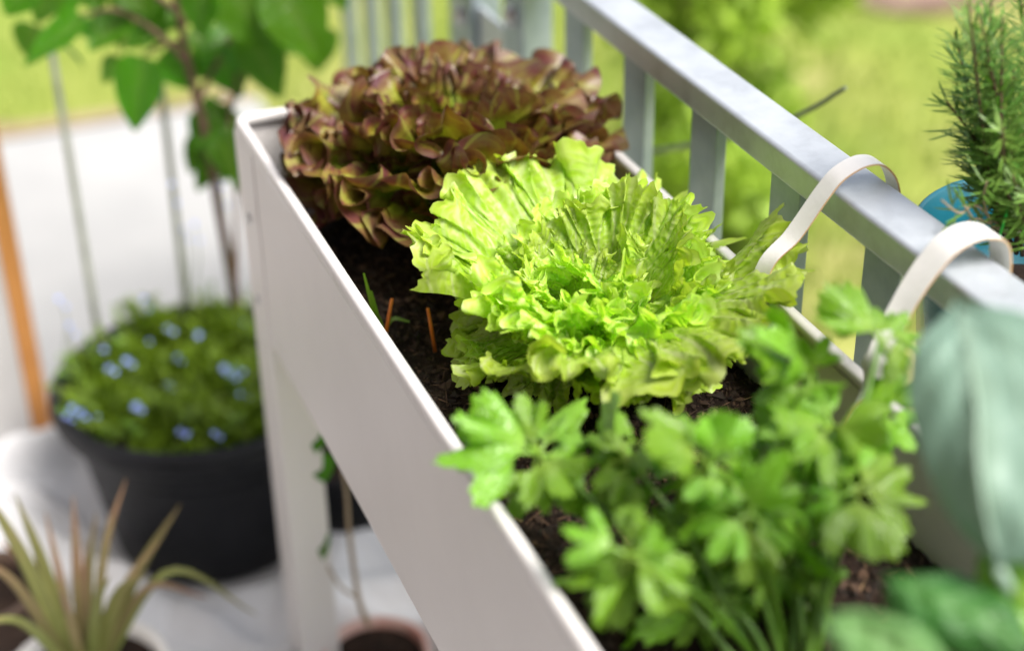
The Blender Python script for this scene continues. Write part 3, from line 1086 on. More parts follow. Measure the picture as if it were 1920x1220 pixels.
sd = empty('seedling', soil_at(718, 628), 'tiny green seedling with narrow leaves beside the left rim', 'seedling')
q0 = soil_at(718, 632)
def up_px(px, py, y):
    return hit(px, py, 1, y)
for pts in ([(718, 632), (700, 580), (682, 512)], [(718, 632), (705, 585), (696, 545)], [(720, 625), (735, 598), (768, 603)], [(719, 628), (712, 600), (700, 586)]):
    mb = MB()
    P_ = [q0] + [up_px(x, y, q0[1] - 0.004 * i) for i, (x, y) in enumerate(pts[1:])]
    C_ = catmull(P_, 10)
    for i in range(9):
        w0, w1 = [0.0015 * math.sin(math.pi * min(1, (j + 1.2) / 10.6)) + 0.0006 for j in (i, i + 1)]
        sx_ = norm(np.cross(C_[min(i + 1, 9)] - C_[i], TOCAM))
        mb.add([C_[i] - sx_ * w0, C_[i] + sx_ * w0, C_[i + 1] + sx_ * w1, C_[i + 1] - sx_ * w1], [(0, 1, 2, 3)], e=[.3] * 4)
    keep(mb.build('leaf', M['celery']), sd)
for (a, b2, lab) in (((719, 636), (735, 560), 'thin orange stick leaning in the soil next to the seedling'),
                     ((816, 650), (802, 578), 'thin orange stick under the left leaves of the green lettuce')):
    q = soil_at(*a)
    mb = MB()
    top = hit(b2[0], b2[1], 1, q[1])
    tube(mb, [q - [0, 0, .006], top], 0.0021, 0.0016, n=3, seg=6)
    tag(mb.build('marker_stick', M['orange']), lab, 'marker stick', 'orange marker sticks in the soil')

# ------------------------------------------------------------------ celery in the foreground
CB = hit(1490, 1290, 2, SOIL)
ce = empty('celery_plant', CB, 'green celery plant with lobed leaves in the front of the planter', 'celery')
cg = np.random.default_rng(8)


def toothed_leaflet(base, tip, normal, width, seed):
    """fan-shaped celery leaflet: wedge base, three blunt lobes with teeth"""
    g = np.random.default_rng(seed)
    base, tip = np.asarray(base, float), np.asarray(tip, float)
    ax = tip - base
    L = np.linalg.norm(ax); ax /= L
    nn = norm(normal - ax * (normal @ ax))
    sdv = np.cross(ax, nn)
    nu, nr = 61, 12
    u = np.linspace(-1, 1, nu); rr = np.linspace(0, 1, nr)
    Ug, Rg = np.meshgrid(u, rr)
    phi = 0.95 * width / L
    lob = 0.48 + 0.52 * np.abs(np.cos(1.5 * math.pi * Ug)) ** 0.7
    teeth = 1 + 0.15 * (np.abs(((Ug * 7.5 + g.random()) % 1) - 0.5) * 2 - 0.5)
    R = L * (1 - 0.22 * Ug ** 2) * (1 + (lob * teeth - 1) * Rg ** 1.6)
    a = Ug * phi
    x, y = R * Rg * np.sin(a), R * Rg * np.cos(a)
    n = 0.16 * L * Rg ** 2 * np.sin(2.3 * math.pi * Ug + g.uniform(0, 6)) + 0.25 * L * (np.abs(Ug) * Rg) ** 1.5 * 0.5 - g.uniform(0.1, 0.5) * L * Rg ** 2
    n += 0.03 * L * Rg ** 2 * np.sin(9 * Ug + g.uniform(0, 6))
    P = base + x[..., None] * sdv + y[..., None] * ax + n[..., None] * nn
    return P.reshape(-1, 3), grid_faces(nu, nr), np.stack([Ug * Rg * 1.5, Rg * 2], -1).reshape(-1, 2), Rg.ravel()


# stalk end (pixel, distance), leaflets as pixels of the leaflet tips
stalks = [
    ((1010, 850), 1.20, [(815, 835), (880, 765), (960, 760), (1050, 752), (975, 985), (1125, 880), (1060, 930)]),
    ((1180, 860), 1.17, [(1080, 800), (1150, 785), (1230, 800), (1290, 850), (1150, 950), (1080, 900)]),
    ((1330, 870), 1.14, [(1225, 790), (1290, 765), (1370, 770), (1440, 800), (1240, 950), (1420, 930), (1330, 985)]),
    ((1175, 1040), 1.09, [(1060, 965), (1075, 1070), (1085, 1150), (1180, 1210), (1290, 1110), (1270, 1010), (1190, 930)]),
    ((1400, 960), 1.10, [(1290, 930), (1320, 1040), (1400, 1090), (1500, 1030), (1510, 900), (1440, 870)]),
    ((1520, 700), 1.20, [(1390, 640), (1420, 740), (1560, 620), (1470, 600), (1500, 790)]),
    ((1600, 920), 1.13, [(1500, 960), (1570, 1040), (1650, 1030), (1755, 930), (1690, 850), (1560, 820)]),
    ((1650, 640), 1.17, [(1560, 530), (1640, 550), (1725, 600), (1740, 690), (1720, 790)]),
    ((1560, 800), 1.16, [(1450, 780), (1540, 720), (1660, 800), (1600, 880), (1470, 860)]),
    ((1300, 1010), 1.18, [(1210, 960), (1230, 1080), (1330, 1090), (1390, 1010), (1300, 930)]),
    ((1480, 860), 1.20, [(1380, 830), (1430, 760), (1540, 770), (1560, 900), (1450, 950)]),
    ((1480, 1050), 1.17, [(1390, 1060), (1440, 1140), (1540, 1120), (1570, 1030), (1480, 980)]),
    ((1350, 1120), 1.16, [(1270, 1090), (1290, 1190), (1380, 1200), (1430, 1110)]),
    ((1660, 760), 1.21, [(1740, 720), (1735, 850), (1640, 870)]),
]
sdn = 100
for (px, py), dist, tips in stalks:
    e = at(px, py, dist)
    mb = MB()
    b0 = CB + cg.normal(0, 0.010, 3) * [1, 1, 0]
    mid = b0 * 0.45 + e * 0.55 + np.array([0, 0, 0.012])
    tube(mb, [b0 - [0, 0, 0.01], mid, e], 0.0034, 0.0018, n=14, seg=8)
    st = keep(mb.build('stalk', M['celery_stem']), ce)
    extra = [(px + cg.normal(0, 75), py + cg.normal(10, 60)) for _ in range(4)] if px < 1600 else []
    for (tx_, ty_) in tips + extra:
        tx_, ty_ = (px + (tx_ - px) * 0.92, py + (ty_ - py) * 0.92) if (tx_, ty_) not in extra else (tx_, ty_)
        tip = at(tx_ + cg.normal(0, 8), ty_ + cg.normal(0, 8), dist + cg.uniform(-0.05, 0.04))
        d = tip - e
        if (tx_, ty_) in extra:
            tip = tip + norm(tip - CAM) * 0.06
            d = tip - e
            if np.linalg.norm(d) < 0.03:
                continue
        bs = e + d * cg.uniform(0.15, 0.3)
        mb = MB()
        tube(mb, [e, bs + d * 0.06], 0.0018, 0.0012, n=4, seg=5)
        nrm_ = norm(0.75 * UP + 0.6 * TOCAM + cg.normal(0, 0.36, 3))
        Pq = toothed_leaflet(bs, tip, nrm_, np.linalg.norm(d) * cg.uniform(0.75, 1.1), sdn)
        sdn += 1
        mb.add(*Pq)
        keep(mb.build('leaflet', M['celery']), ce)
# low loose stems
for (a, b2, d0, d1) in (((1480, 1175), (1585, 1070), 1.20, 1.17), ((1330, 1215), (1270, 1120), 1.19, 1.15), ((1440, 1150), (1500, 1050), 1.22, 1.16)):
    mb = MB()
    A_, B_ = at(*a, d0), at(*b2, d1)
    tube(mb, [A_, (A_ + B_) / 2 + [0, 0, .006], B_], 0.0045, 0.0035, n=8, seg=8)
    keep(mb.build('stalk', M['celery_stem']), ce)

# ------------------------------------------------------------------ kohlrabi at the right edge
KB = hit(2060, 1330, 2, SOIL)
ko = empty('kohlrabi_plant', KB, 'broad blue green leaves of a kohlrabi plant in the right corner', 'kohlrabi')


def outline_leaf(mb, mid, left, right, bulge, nw=15, nl=26, wav=0.0, seed=0):
    """leaf given by a midrib and its two margins, all smooth 3-D paths"""
    Mx, Lx, Rx = catmull(mid, nl), catmull(left, nl), catmull(right, nl)
    s = np.linspace(-1, 1, nw)
    Pn = []
    nn = norm(np.cross(Rx[nl // 2] - Lx[nl // 2], Mx[-1] - Mx[0]))
    if nn @ TOCAM < 0:
        nn = -nn
    for k in range(nw):
        a = abs(s[k])
        E_ = Lx if s[k] < 0 else Rx
        q = Mx * (1 - a) + E_ * a
        tt = np.linspace(0, 1, nl)[:, None]
        q = q + nn * (bulge * math.sin(math.pi * a) + 0.004 * np.exp(-(a / 0.08) ** 2) + wav * a * np.sin(tt * 14 + seed + 3 * s[k]) + 0.0015 * np.sin(tt * 30 + 9 * a))
        Pn.append(q)
    P = np.stack(Pn, 1)
    tt, ss = np.meshgrid(np.linspace(0, 1, nl), s, indexing='ij')
    mb.add(P.reshape(-1, 3), grid_faces(nw, nl), np.stack([ss * 1.2, tt * 2 + np.abs(ss) * -0.6], -1).reshape(-1, 2), np.clip(np.abs(ss) * 2.2, 0, 1).ravel())


D = 0.97
mb = MB()
outline_leaf(mb,
             [at(1870, 1060, D - .01), at(1838, 900, D - .02), at(1832, 760, D), at(1815, 640, D + .02), at(1795, 560, D + .05)],
             [at(1870, 1062, D - .01), at(1775, 960, D + .01), at(1708, 780, D + .02), at(1715, 660, D + .03), at(1795, 558, D + .05)],
             [at(1870, 1062, D - .01), at(2090, 1000, D - .03), at(2120, 780, D - .02), at(1960, 610, D + .01), at(1795, 558, D + .05)], 0.004, wav=0.0025)
keep(mb.build('leaf', M['kohl']), ko)
mb = MB()
tube(mb, [KB, at(1960, 1220, D + .05), at(1870, 1062, D - .008)], 0.006, 0.0038, n=12)
tube(mb, [at(1870, 1062, D - .011), at(1838, 900, D - .026), at(1832, 760, D - .006), at(1812, 640, D + .016)], 0.0016, 0.0006, n=16)
keep(mb.build('leaf_stalk', M['kohl_stem']), ko)
D2 = 0.95
mb = MB()
outline_leaf(mb,
             [at(1960, 1250, D2), at(1860, 1180, D2 + .01), at(1750, 1120, D2 + .02), at(1655, 1080, D2 + .04)],
             [at(1960, 1250, D2), at(1840, 1230, D2 + .01), at(1690, 1190, D2 + .02), at(1653, 1082, D2 + .04)],
             [at(1960, 1250, D2), at(1870, 1100, D2 + .03), at(1760, 1075, D2 + .04), at(1655, 1080, D2 + .04)], 0.006, wav=0.003, seed=2)
keep(tag(mb.build('leaf', M['kohl_dark']), 'dark green lower leaf'), ko)
D3 = 0.88
mb = MB()
outline_leaf(mb,
             [at(1800, 1290, D3), at(1720, 1235, D3), at(1640, 1185, D3 + .01), at(1545, 1150, D3 + .02)],
             [at(1800, 1290, D3), at(1690, 1290, D3), at(1570, 1230, D3 + .01), at(1543, 1150, D3 + .02)],
             [at(1800, 1290, D3), at(1740, 1190, D3), at(1640, 1148, D3 + .01), at(1545, 1148, D3 + .02)], 0.004, wav=0.003, seed=4)
keep(mb.build('leaf', M['kohl_young']), ko)
mb = MB()
outline_leaf(mb,
             [at(1990, 1180, D), at(1930, 1120, D), at(1880, 1080, D + .01), at(1835, 1040, D + .02)],
             [at(1990, 1190, D), at(1900, 1230, D), at(1835, 1150, D + .01), at(1833, 1040, D + .02)],
             [at(1990, 1180, D), at(1980, 1080, D), at(1900, 1050, D + .01), at(1835, 1038, D + .02)], 0.004, wav=0.002, seed=5)
keep(tag(mb.build('leaf', M['celery']), 'yellow green back of a leaf'), ko)

# ------------------------------------------------------------------ straps over the rail
def ribbon(name, pts, widths, dirs, thick, label):
    """a flat band: path, width, width direction per control point; its cut edges show the brown core"""
    nS = 60
    C_ = catmull(pts, nS)
    Wd = catmull(dirs, nS)
    wd = np.interp(np.linspace(0, 1, nS), np.linspace(0, 1, len(widths)), widths)
    T_ = np.gradient(C_, axis=0)
    root = empty(name, pts[-1], label, 'strap', 'white straps over the handrail')
    top, edge = MB(), MB()
    Vt, Ve = [], []
    for i in range(nS):
        t = norm(T_[i]); w = norm(Wd[i] - t * (Wd[i] @ t)); nn = np.cross(t, w)
        for sx in (-1, -0.5, 0, 0.5, 1):
            Vt.append(C_[i] + w * wd[i] * 0.5 * sx + nn * thick / 2)
        for sx in (1, 0.5, 0, -0.5, -1):
            Vt.append(C_[i] + w * wd[i] * 0.5 * sx - nn * thick / 2)
        for sx in (-1, 1):
            Ve += [C_[i] + w * wd[i] * 0.5 * sx + nn * thick / 2 * 1.0, C_[i] + w * (wd[i] * 0.5 + 0.0003) * sx, C_[i] + w * wd[i] * 0.5 * sx - nn * thick / 2]
    Ft, Fe = [], []
    for i in range(nS - 1):
        for k in list(range(4)) + list(range(5, 9)):
            a = i * 10 + k
            Ft.append((a, a + 1, a + 11, a + 10))
        for s0 in (0, 3):
            for k in range(2):
                a = i * 6 + s0 + k
                Fe.append((a, a + 1, a + 7, a + 6))
    top.add(Vt, Ft)
    edge.add(Ve, Fe)
    for (i0, fl) in ((0, 1), (nS - 1, 1)):
        a = i0 * 10
        edge.add([Vt[a + k] for k in range(10)], [tuple(range(10))])
    keep(top.build('band', M['strap']), root)
    keep(edge.build('cut_edge', M['strap_edge']), root)
    return root


YD = np.array([0, 1.0, 0])
def pxz(px, py, y):
    return hit(px, py, 1, y)
ribbon('strap', [(.646, 1.082, -.03), (.655, 1.078, .036), (.680, 1.076, .064), (.705, 1.075, .099), (.720, 1.075, .114), (.742, 1.075, .121), (.761, 1.075, .114), (.773, 1.072, .090), (.777, 1.07, .03)],
       [0.014, 0.015, 0.018, 0.021, 0.021, 0.021, 0.020, 0.020, 0.020],
       [(-.45, .8, -.3), (-.4, .85, -.2), (-.2, 1, 0), (0, 1, 0), (0, 1, 0), (0, 1, 0), (0, 1, 0), (0, 1, 0), (0, 1, 0)], 0.0016,
       'narrow white strap looped over the handrail beside the green lettuce')
ribbon('strap', [(.648, .925, -.022), (.655, .922, .003), (.662, .912, .040), (.682, .918, .078), (.704, .922, .106), (.724, .922, .124), (.748, .922, .127), (.768, .922, .113), (.777, .924, .06)],
       [0.036, 0.030, 0.020, 0.022, 0.027, 0.028, 0.028, 0.027, 0.026],
       [(.7, .6, -.2), (.6, .7, -.2), (-.5, .7, .1), (-.2, 1, 0), (0, 1, 0), (0, 1, 0), (0, 1, 0), (0, 1, 0), (0, 1, 0)], 0.0016,
       'wide white strap looped over the handrail in front of the blue pot')

# ------------------------------------------------------------------ blue pot with rosemary
BPc = np.array([0.897, 1.010, -0.168])
bp_ = empty('blue_pot', BPc, 'blue glazed pot hanging outside the railing holding the rosemary', 'pot')
mb = MB()
lathe(mb, [(0.001, 0.0), (0.084, 0.0), (0.092, 0.006), (0.110, 0.17), (0.117, 0.215), (0.1175, 0.220), (0.115, 0.222), (0.1125, 0.219), (0.106, 0.18), (0.098, 0.12), (0.001, 0.118)], BPc, n=64)
keep(mb.build('shell', M['blue_pot']), bp_)
mb = MB()
disc(mb, BPc + [0, 0, 0.135], 0.1000, bump=0.003)
keep(tag(mb.build('potting_soil', M['soil']), kind='stuff'), bp_)

ROOT = hit(1928, 456, 1, 0.995)
ro = empty('rosemary_bush', ROOT, 'rosemary bush with needle leaves growing in the blue pot', 'rosemary')
rg = np.random.default_rng(17)


def needle_verts(q, d, L, w, side):
    n_ = norm(np.cross(d, side))
    b = 0.12 * L
    return [q, q + d * L * .35 + side * w, q + d * L * .8 + side * w * .7 + UP * b * .3, q + d * L + UP * b * .6, q + d * L * .8 - side * w * .7 + UP * b * .3, q + d * L * .35 - side * w]


sprigs = [((1790, 60), 0.03), ((1775, 190), 0.02), ((1815, 0), 0.0), ((1850, 60), 0.0), ((1815, 150), 0.02), ((1815, 240), 0.0), ((1870, 330), -.02), ((1880, 30), -.01), ((1835, 25), 0.0), ((1925, 60), 0), ((1850, 110), .01), ((1900, 130), -.01), ((1960, 60), 0), ((1830, 210), .015), 
          ((1880, 240), -.02), ((1930, 220), 0), ((1960, 160), .02), ((1900, 330), -.03), ((1990, 250), 0), ((1935, 360), -.03),
          ((1865, 180), .03), ((1910, -30), .02), ((1860, -10), .03)]
for (tp, dd) in sprigs:
    ytop = ROOT[1] + dd + rg.normal(0, 0.012)
    tip = hit(tp[0], tp[1], 1, ytop)
    base = ROOT + rg.normal(0, 0.014, 3) * [1, 1, 0]
    c1 = base * 0.6 + tip * 0.4 + rg.normal(0, 0.008, 3)
    path = [base, c1, tip]
    mb = MB()
    tube(mb, path, 0.0022, 0.0008, n=14, seg=5)
    stem = keep(mb.build('sprig', M['bark']), ro)
    C_ = catmull(path, 80)
    Ln = np.linalg.norm(tip - base)
    mb = MB()
    V, F, E = [], [], []
    k = 0
    cnt = int(Ln / 0.0015)
    for i in range(cnt):
        t = (i + rg.random()) / cnt
        t = 0.30 + 0.70 * t
        j = min(int(t * 79), 78)
        q = C_[j]
        ax = norm(C_[j + 1] - C_[j])
        r_ = norm(np.cross(ax, rg.normal(0, 1, 3)))
        d = norm(r_ * rg.uniform(0.8, 1.0) + ax * rg.uniform(0.1, 0.8))
        L = rg.uniform(0.020, 0.040) * (1.0 if t < .9 else .7)
        sd_ = norm(np.cross(d, ax))
        V += needle_verts(q, d, L, rg.uniform(0.0009, 0.0016), sd_)
        E += [0, .5, .9, 1, .9, .5]
        F.append(tuple(range(k, k + 6)))
        k += 6
    mb.add(V, F, e=E)
    o = mb.build('needles', M['rosemary'])
    o['kind'] = 'stuff'
    o.parent = stem
# dry crooked twigs and the long loose leaves over the pot's edge
for pts in ([(1880, 430), (1830, 385), (1800, 400), (1765, 375)], [(1890, 470), (1840, 430), (1808, 385)], [(1870, 450), (1845, 380), (1850, 340)], [(1890, 440), (1830, 410), (1790, 440)]):
    mb = MB()
    P_ = [hit(x, y, 1, ROOT[1] - 0.01 - 0.008 * i) for i, (x, y) in enumerate(pts)]
    tube(mb, P_, 0.0013, 0.0008, n=14, seg=5)
    stem = keep(mb.build('sprig', M['pale_bark']), ro)
    mb = MB()
    C_ = catmull(P_, 20)
    V, F, E = [], [], []
    for i in range(9):
        j = int(rg.integers(4, 19))
        ax = norm(C_[j] - C_[j - 1])
        r_ = norm(np.cross(ax, rg.normal(0, 1, 3)))
        d = norm(r_ + 0.5 * ax)
        V += needle_verts(C_[j], d, rg.uniform(0.015, 0.03), 0.0011, norm(np.cross(d, ax)))
        E += [0, .5, .9, 1, .9, .5]
        F.append(tuple(range(6 * i, 6 * i + 6)))
    mb.add(V, F, e=E)
    o = mb.build('needles', M['rosemary'])
    o['kind'] = 'stuff'
    o.parent = stem
mb = MB()
tube(mb, [hit(1868, 462, 1, 0.975), hit(1890, 390, 1, 0.975), hit(1908, 318, 1, 0.975)], 0.0014, 0.0012, n=8, seg=6)
tag(mb.build('plant_tie', M['green_wire']), 'bright green plastic wire standing among the rosemary stems', 'plant wire')

# ------------------------------------------------------------------ black pot, ground cover, stakes, sapling
PC = np.array([0.32, 2.01, FLOOR + 0.012])
pot = empty('black_pot', PC, 'large round anthracite pot with a thick rim on the white sheet', 'pot')
mb = MB()
lathe(mb, [(0.001, 0.0), (0.138, 0.0), (0.146, 0.006), (0.170, 0.15), (0.182, 0.215), (0.190, 0.222), (0.203, 0.228), (0.207, 0.240), (0.205, 0.256), (0.198, 0.262), (0.188, 0.258), (0.182, 0.235), (0.176, 0.18), (0.001, 0.178)], PC, n=72)
keep(mb.build('shell', M['black_pot']), pot)
SZ = PC + [0, 0, 0.222]
mb = MB()
disc(mb, SZ, 0.1815, n=48, rings=10, bump=0.004)
keep(tag(mb.build('potting_soil', M['soil']), kind='stuff'), pot)

gc = empty('flowering_ground_cover', SZ, 'low green ground cover with small blue flowers in the black pot', 'flowers')
mb = MB()
g = np.random.default_rng(9)
V, F, E = [], [], []
k = 0
for i in range(4200):
    rr, th = 0.178 * math.sqrt(g.random()), g.uniform(0, 6.28)
    x, y = SZ[0] + rr * math.cos(th), SZ[1] + rr * math.sin(th)
    hh = (0.055 + 0.045 * (y - SZ[1] + 0.18) / 0.36) *  max(0, 0.45 + 0.75 * math.sin(43 * x + 1 + 9 * y) * math.cos(39 * y - 11 * x)) * g.uniform(0.3, 1)
    if hh < 0.012 and g.random() < 0.75:
        continue
    q = np.array([x, y, SZ[2] + hh * 0.6])
    d = norm([g.normal(0, .7), g.normal(0, .7), 0.8])
    s = norm(np.cross(d, g.normal(0, 1, 3)))
    L = g.uniform(0.018, 0.046)
    w = L * 0.15
    V += [q, q + d * L * .5 + s * w, q + d * L, q + d * L * .5 - s * w]
    E += [0, .5, 1, .5]
    F.append((k, k + 1, k + 2, k + 3))
    k += 4
mb.add(V, F, e=E)
keep(tag(mb.build('foliage', M['cover']), kind='stuff'), gc)


def flower_mesh(rad):
    fm = MB()
    for j in range(5):
        a = j * 2 * math.pi / 5
        c, s = math.cos(a), math.sin(a)
        loc = [(0, 0, 0), (rad * .5, rad * .38, rad * .1), (rad, rad * .28, rad * .18), (rad * 1.08, 0, rad * .12), (rad, -rad * .28, rad * .18), (rad * .5, -rad * .38, rad * .1)]
        fm.add([(x * c - y * s, x * s + y * c, z) for x, y, z in loc], [(0, 1, 2, 3), (0, 3, 4, 5)])
    return fm.mesh('flower', M['flower'])


fme = flower_mesh(0.0040)


def put_flower(root, q, sc=1.0, tilt=0.5, parent_loc=None):
    nrm_ = norm(UP * 0.6 + TOCAM * 0.7 + np.random.default_rng(int(abs(q[0] * 1e5)) % 99999).normal(0, tilt * 0.5, 3))
    rot = Vector(nrm_).to_track_quat('Z', 'Y').to_matrix().to_4x4()
    return link_mesh('flower', fme, root, Matrix.Translation(Vector(q) - Vector(root.location)) @ rot @ Matrix.Scale(sc, 4))


for (px, py, sc) in [(135, 765, 1.5), (150, 775, 1.2), (125, 780, 1.1), (255, 762, 1.3), (432, 700, 1.6), (452, 738, 1.3), (420, 690, 1.1), (445, 690, 1.2), (338, 808, 1.3), (352, 812, 0.9), (402, 812, 1.2), (314, 720, 1.1),
                     (332, 670, 1.2), (237, 676, 1.1), (205, 690, 1.2), (314, 615, 1.1), (195, 655, .9), (372, 628, 1.0), (450, 596, 1.2), (418, 612, 1.0), (182, 780, 1.0), (280, 640, .8)]:
    put_flower(gc, hit(px, py, 2, SZ[2] + random.uniform(0.045, 0.07)), sc * random.uniform(0.7, 1.25))
    if sc > 1.05:
        put_flower(gc, hit(px + 11, py + 7, 2, SZ[2] + 0.058), sc * 0.75)
# leafy shoots that stand up and hang over the rim
tg = np.random.default_rng(14)
for i in range(46):
    th = tg.uniform(0, 6.28)
    rr = 0.19 * math.sqrt(tg.uniform(0.25, 1.0))
    b0 = SZ + np.array([rr * 0.85 * math.cos(th), rr * 0.85 * math.sin(th), 0.01])
    over = 1.0 if rr > 0.16 else 0.4
    e0_ = b0 + np.array([0.045 * over * math.cos(th) + tg.normal(0, .012), 0.045 * over * math.sin(th) + tg.normal(0, .012), tg.uniform(0.04, 0.085) * (1.2 - 0.4 * over)])
    C_ = catmull([b0, (b0 + e0_) / 2 + [0, 0, .012], e0_], 12)
    mb = MB()
    tube(mb, C_[::3], 0.0009, 0.0005, n=6, seg=4)
    for j in range(2, 12):
        for sgn in (-1, 1):
            d = norm(np.array([math.cos(th + sgn * 1.4), math.sin(th + sgn * 1.4), 0.5]) + tg.normal(0, .3, 3))
            s_ = norm(np.cross(d, UP + tg.normal(0, .2, 3)))
            L = tg.uniform(0.010, 0.018)
            q = C_[j]
            mb.add([q, q + d * L * .5 + s_ * L * .2, q + d * L, q + d * L * .5 - s_ * L * .2], [(0, 1, 2, 3)], e=[0, .5, 1, .5])
    keep(mb.build('shoot', M['cover']), gc)
# taller flower stems rising over the rim
for pts in ([(345, 590), (350, 520), (330, 440), (322, 345)], [(352, 590), (352, 480), (345, 430)], [(200, 650), (140, 655), (130, 610)], [(120, 690), (125, 600), (110, 560)], [(430, 600), (425, 440), (415, 350)], [(350, 580), (372, 500), (365, 420)], [(275, 610), (270, 560)]):
    mb = MB()
    P_ = [hit(x, y, 1, 2.12 - 0.004 * i) for i, (x, y) in enumerate(pts)]
    tube(mb, P_, 0.0011, 0.0007, n=14, seg=5)
    keep(mb.build('flower_stem', M['cover']), gc)
    for (f0, sc) in ((P_[-1], 0.9), (P_[-2] * .4 + P_[-1] * .6 + [.006, 0, 0], 0.7)):
        put_flower(gc, f0, sc)
for (top, bot, y, lab) in (((97, 95), (188, 650), 2.15, 'thin grey green stake at the far left rim of the black pot'), ((300, 140), (352, 600), 2.17, 'thin grey green stake behind the hanging sapling leaf')):
    mb = MB()
    A_, B_ = hit(*bot, 1, y), hit(*top, 1, y + 0.01)
    A_ = hit(*bot, 1, y)
    tube(mb, [A_ - (B_ - A_) * 0.12, B_], 0.0055, 0.005, n=4, seg=8)
    tag(mb.build('plant_stake', M['stake']), lab, 'stake', 'stakes standing in the black pot')

# sapling
TB = hit(455, 640, 2, SZ[2])
sap = empty('sapling', TB, 'young tree with broad green leaves and a thin brown trunk in the black pot', 'young tree')
ty = TB[1]


def tp(px, py, dy=0.0):
    return hit(px, py, 1, ty - 0.04 + dy)


mb = MB()
tube(mb, [TB - [0, 0, .02], hit(438, 540, 1, ty), hit(412, 400, 1, ty - .02), tp(385, 250), tp(352, 120), tp(330, 0), tp(300, -140)], 0.0085, 0.0042, n=40, seg=9)
keep(mb.build('trunk', M['bark']), sap)
branches = [[(440, 560), (443, 440), (440, 340), (430, 240), (450, 120), (470, 20)], [(370, 190), (410, 110), (440, 60), (450, 10)], [(352, 120), (290, 60), (220, 20), (150, 30)],
            [(345, 80), (300, 85), (268, 108)], [(430, 200), (480, 110), (520, 40)], [(340, 50), (380, -10)], [(330, 20), (250, -30), (150, -20)]]
for i, bpts in enumerate(branches):
    mb = MB()
    tube(mb, [tp(x, y, 0.01 * math.sin(i * 2 + j) - (0.0 if j else 0.0)) for j, (x, y) in enumerate(bpts)], 0.0045, 0.002, n=18, seg=7)
    keep(mb.build('branch', M['bark']), sap)
leafs = [  # base, tip, width (px), depth offset
    ((155, 35), (42, 122), 62, -.02), ((272, 108), (247, 248), 88, -.03), ((222, 108), (192, 158), 38, .02), ((235, 30), (165, 95), 70, .02),
    ((300, 60), (235, 92), 60, .03), ((300, 105), (372, 168), 62, .02), ((385, -30), (372, 72), 95, -.05), ((440, -40), (500, 100), 120, -.06), ((520, -30), (606, 118), 120, -.07),
    ((470, 60), (528, 188), 80, -.02), ((400, 90), (452, 190), 64, .0), ((440, 60), (372, 108), 48, .02), ((60, -40), (10, 30), 80, .0), ((110, -30), (60, 42), 70, .03),
    ((170, -30), (185, 25), 60, 0.02), ((250, -30), (268, 30), 70, 0), ((300, 0), (262, 70), 60, .03), ((395, 235), (360, 280), 48, .0), ((398, 250), (428, 335), 42, .0),
    ((432, 262), (448, 365), 44, -.02), ((388, 255), (385, 310), 36, .02), ((410, 190), (372, 235), 44, .03), ((355, 60), (410, 95), 60, .04), ((330, 20), (290, 55), 60, .03),
    ((340, 100), (318, 150), 40, .04), ((480, 20), (455, 90), 70, .03), ((540, -20), (580, 30), 90, .04), ((560, 20), (612, 30), 60, .0), ((430, 290), (415, 345), 36, .03),
    ((200, 20), (215, 75), 60, .04), ((150, 45), (200, 85), 50, .05), ((350, 130), (395, 140), 40, .05), ((395, 205), (430, 250), 46, .02), ((500, 60), (475, 150), 64, .04), ((600, -60), (650, 20), 60, .0),
]
lg = np.random.default_rng(31)
n_own = len(leafs)
for _ in range(34):
    x_, y_ = lg.uniform(60, 600), lg.uniform(-90, 75)
    if 520 > x_ > 460 and y_ > 20:
        continue
    leafs.append(((x_, y_), (x_ + lg.normal(0, 45), y_ + lg.uniform(35, 85)), lg.uniform(45, 85), lg.uniform(0.03, 0.14)))
for _ in range(8):
    x_, y_ = lg.uniform(370, 440), lg.uniform(170, 330)
    leafs.append(((x_, y_), (x_ + lg.normal(0, 20), y_ + lg.uniform(35, 70)), lg.uniform(28, 48), lg.uniform(0.0, 0.05)))
lg = np.random.default_rng(3)
for i, (a, b2, wpx, dy) in enumerate(leafs):
    A_, B_ = tp(a[0], a[1], dy), tp(b2[0], b2[1], dy - 0.03 * lg.random())
    L_px = math.hypot(a[0] - b2[0], a[1] - b2[1])
    wd = wpx / L_px * np.linalg.norm(B_ - A_)
    mb = MB()
    nrm_ = norm(0.5 * UP + TOCAM * 0.8 + lg.normal(0, 0.16 if i < n_own else 0.45, 3))
    blade_leaf(mb, A_, B_, nrm_, wd * 1.15, curl=lg.uniform(0.02, 0.14), fold=lg.uniform(0.15, 0.4), shape='heart', wav=0.02, seed=i, nl=16, nw=11)
    # petiole
    near = A_ - (B_ - A_) * 0.22 + [0, 0, 0.004]
    keep(mb.build('leaf', M['tree_leaf']), sap)
    mb = MB()
    tube(mb, [near, A_], 0.0016, 0.0012, n=4, seg=5)
    keep(mb.build('leaf_stalk', M['celery_stem']), sap)

# ------------------------------------------------------------------ small pots on the floor
def small_pot(name, label, c, r, h, mat, soil=True):
    root = empty(name, c, label, 'pot')
    mb = MB()
    lathe(mb, [(0.001, 0), (r * .72, 0), (r * .75, .004), (r * .93, h * .8), (r * .94, h * .82), (r, h * .83), (r * 1.01, h), (r * .93, h), (r * .9, h * .82), (r * .86, h * .7), (.001, h * .69)], c, n=44)
    keep(mb.build('shell', mat), root)
    mb = MB()
    disc(mb, np.asarray(c) + [0, 0, h * .83], r * .895, bump=0.003)
    keep(tag(mb.build('potting_soil', M['soil']), kind='stuff'), root)
    return root


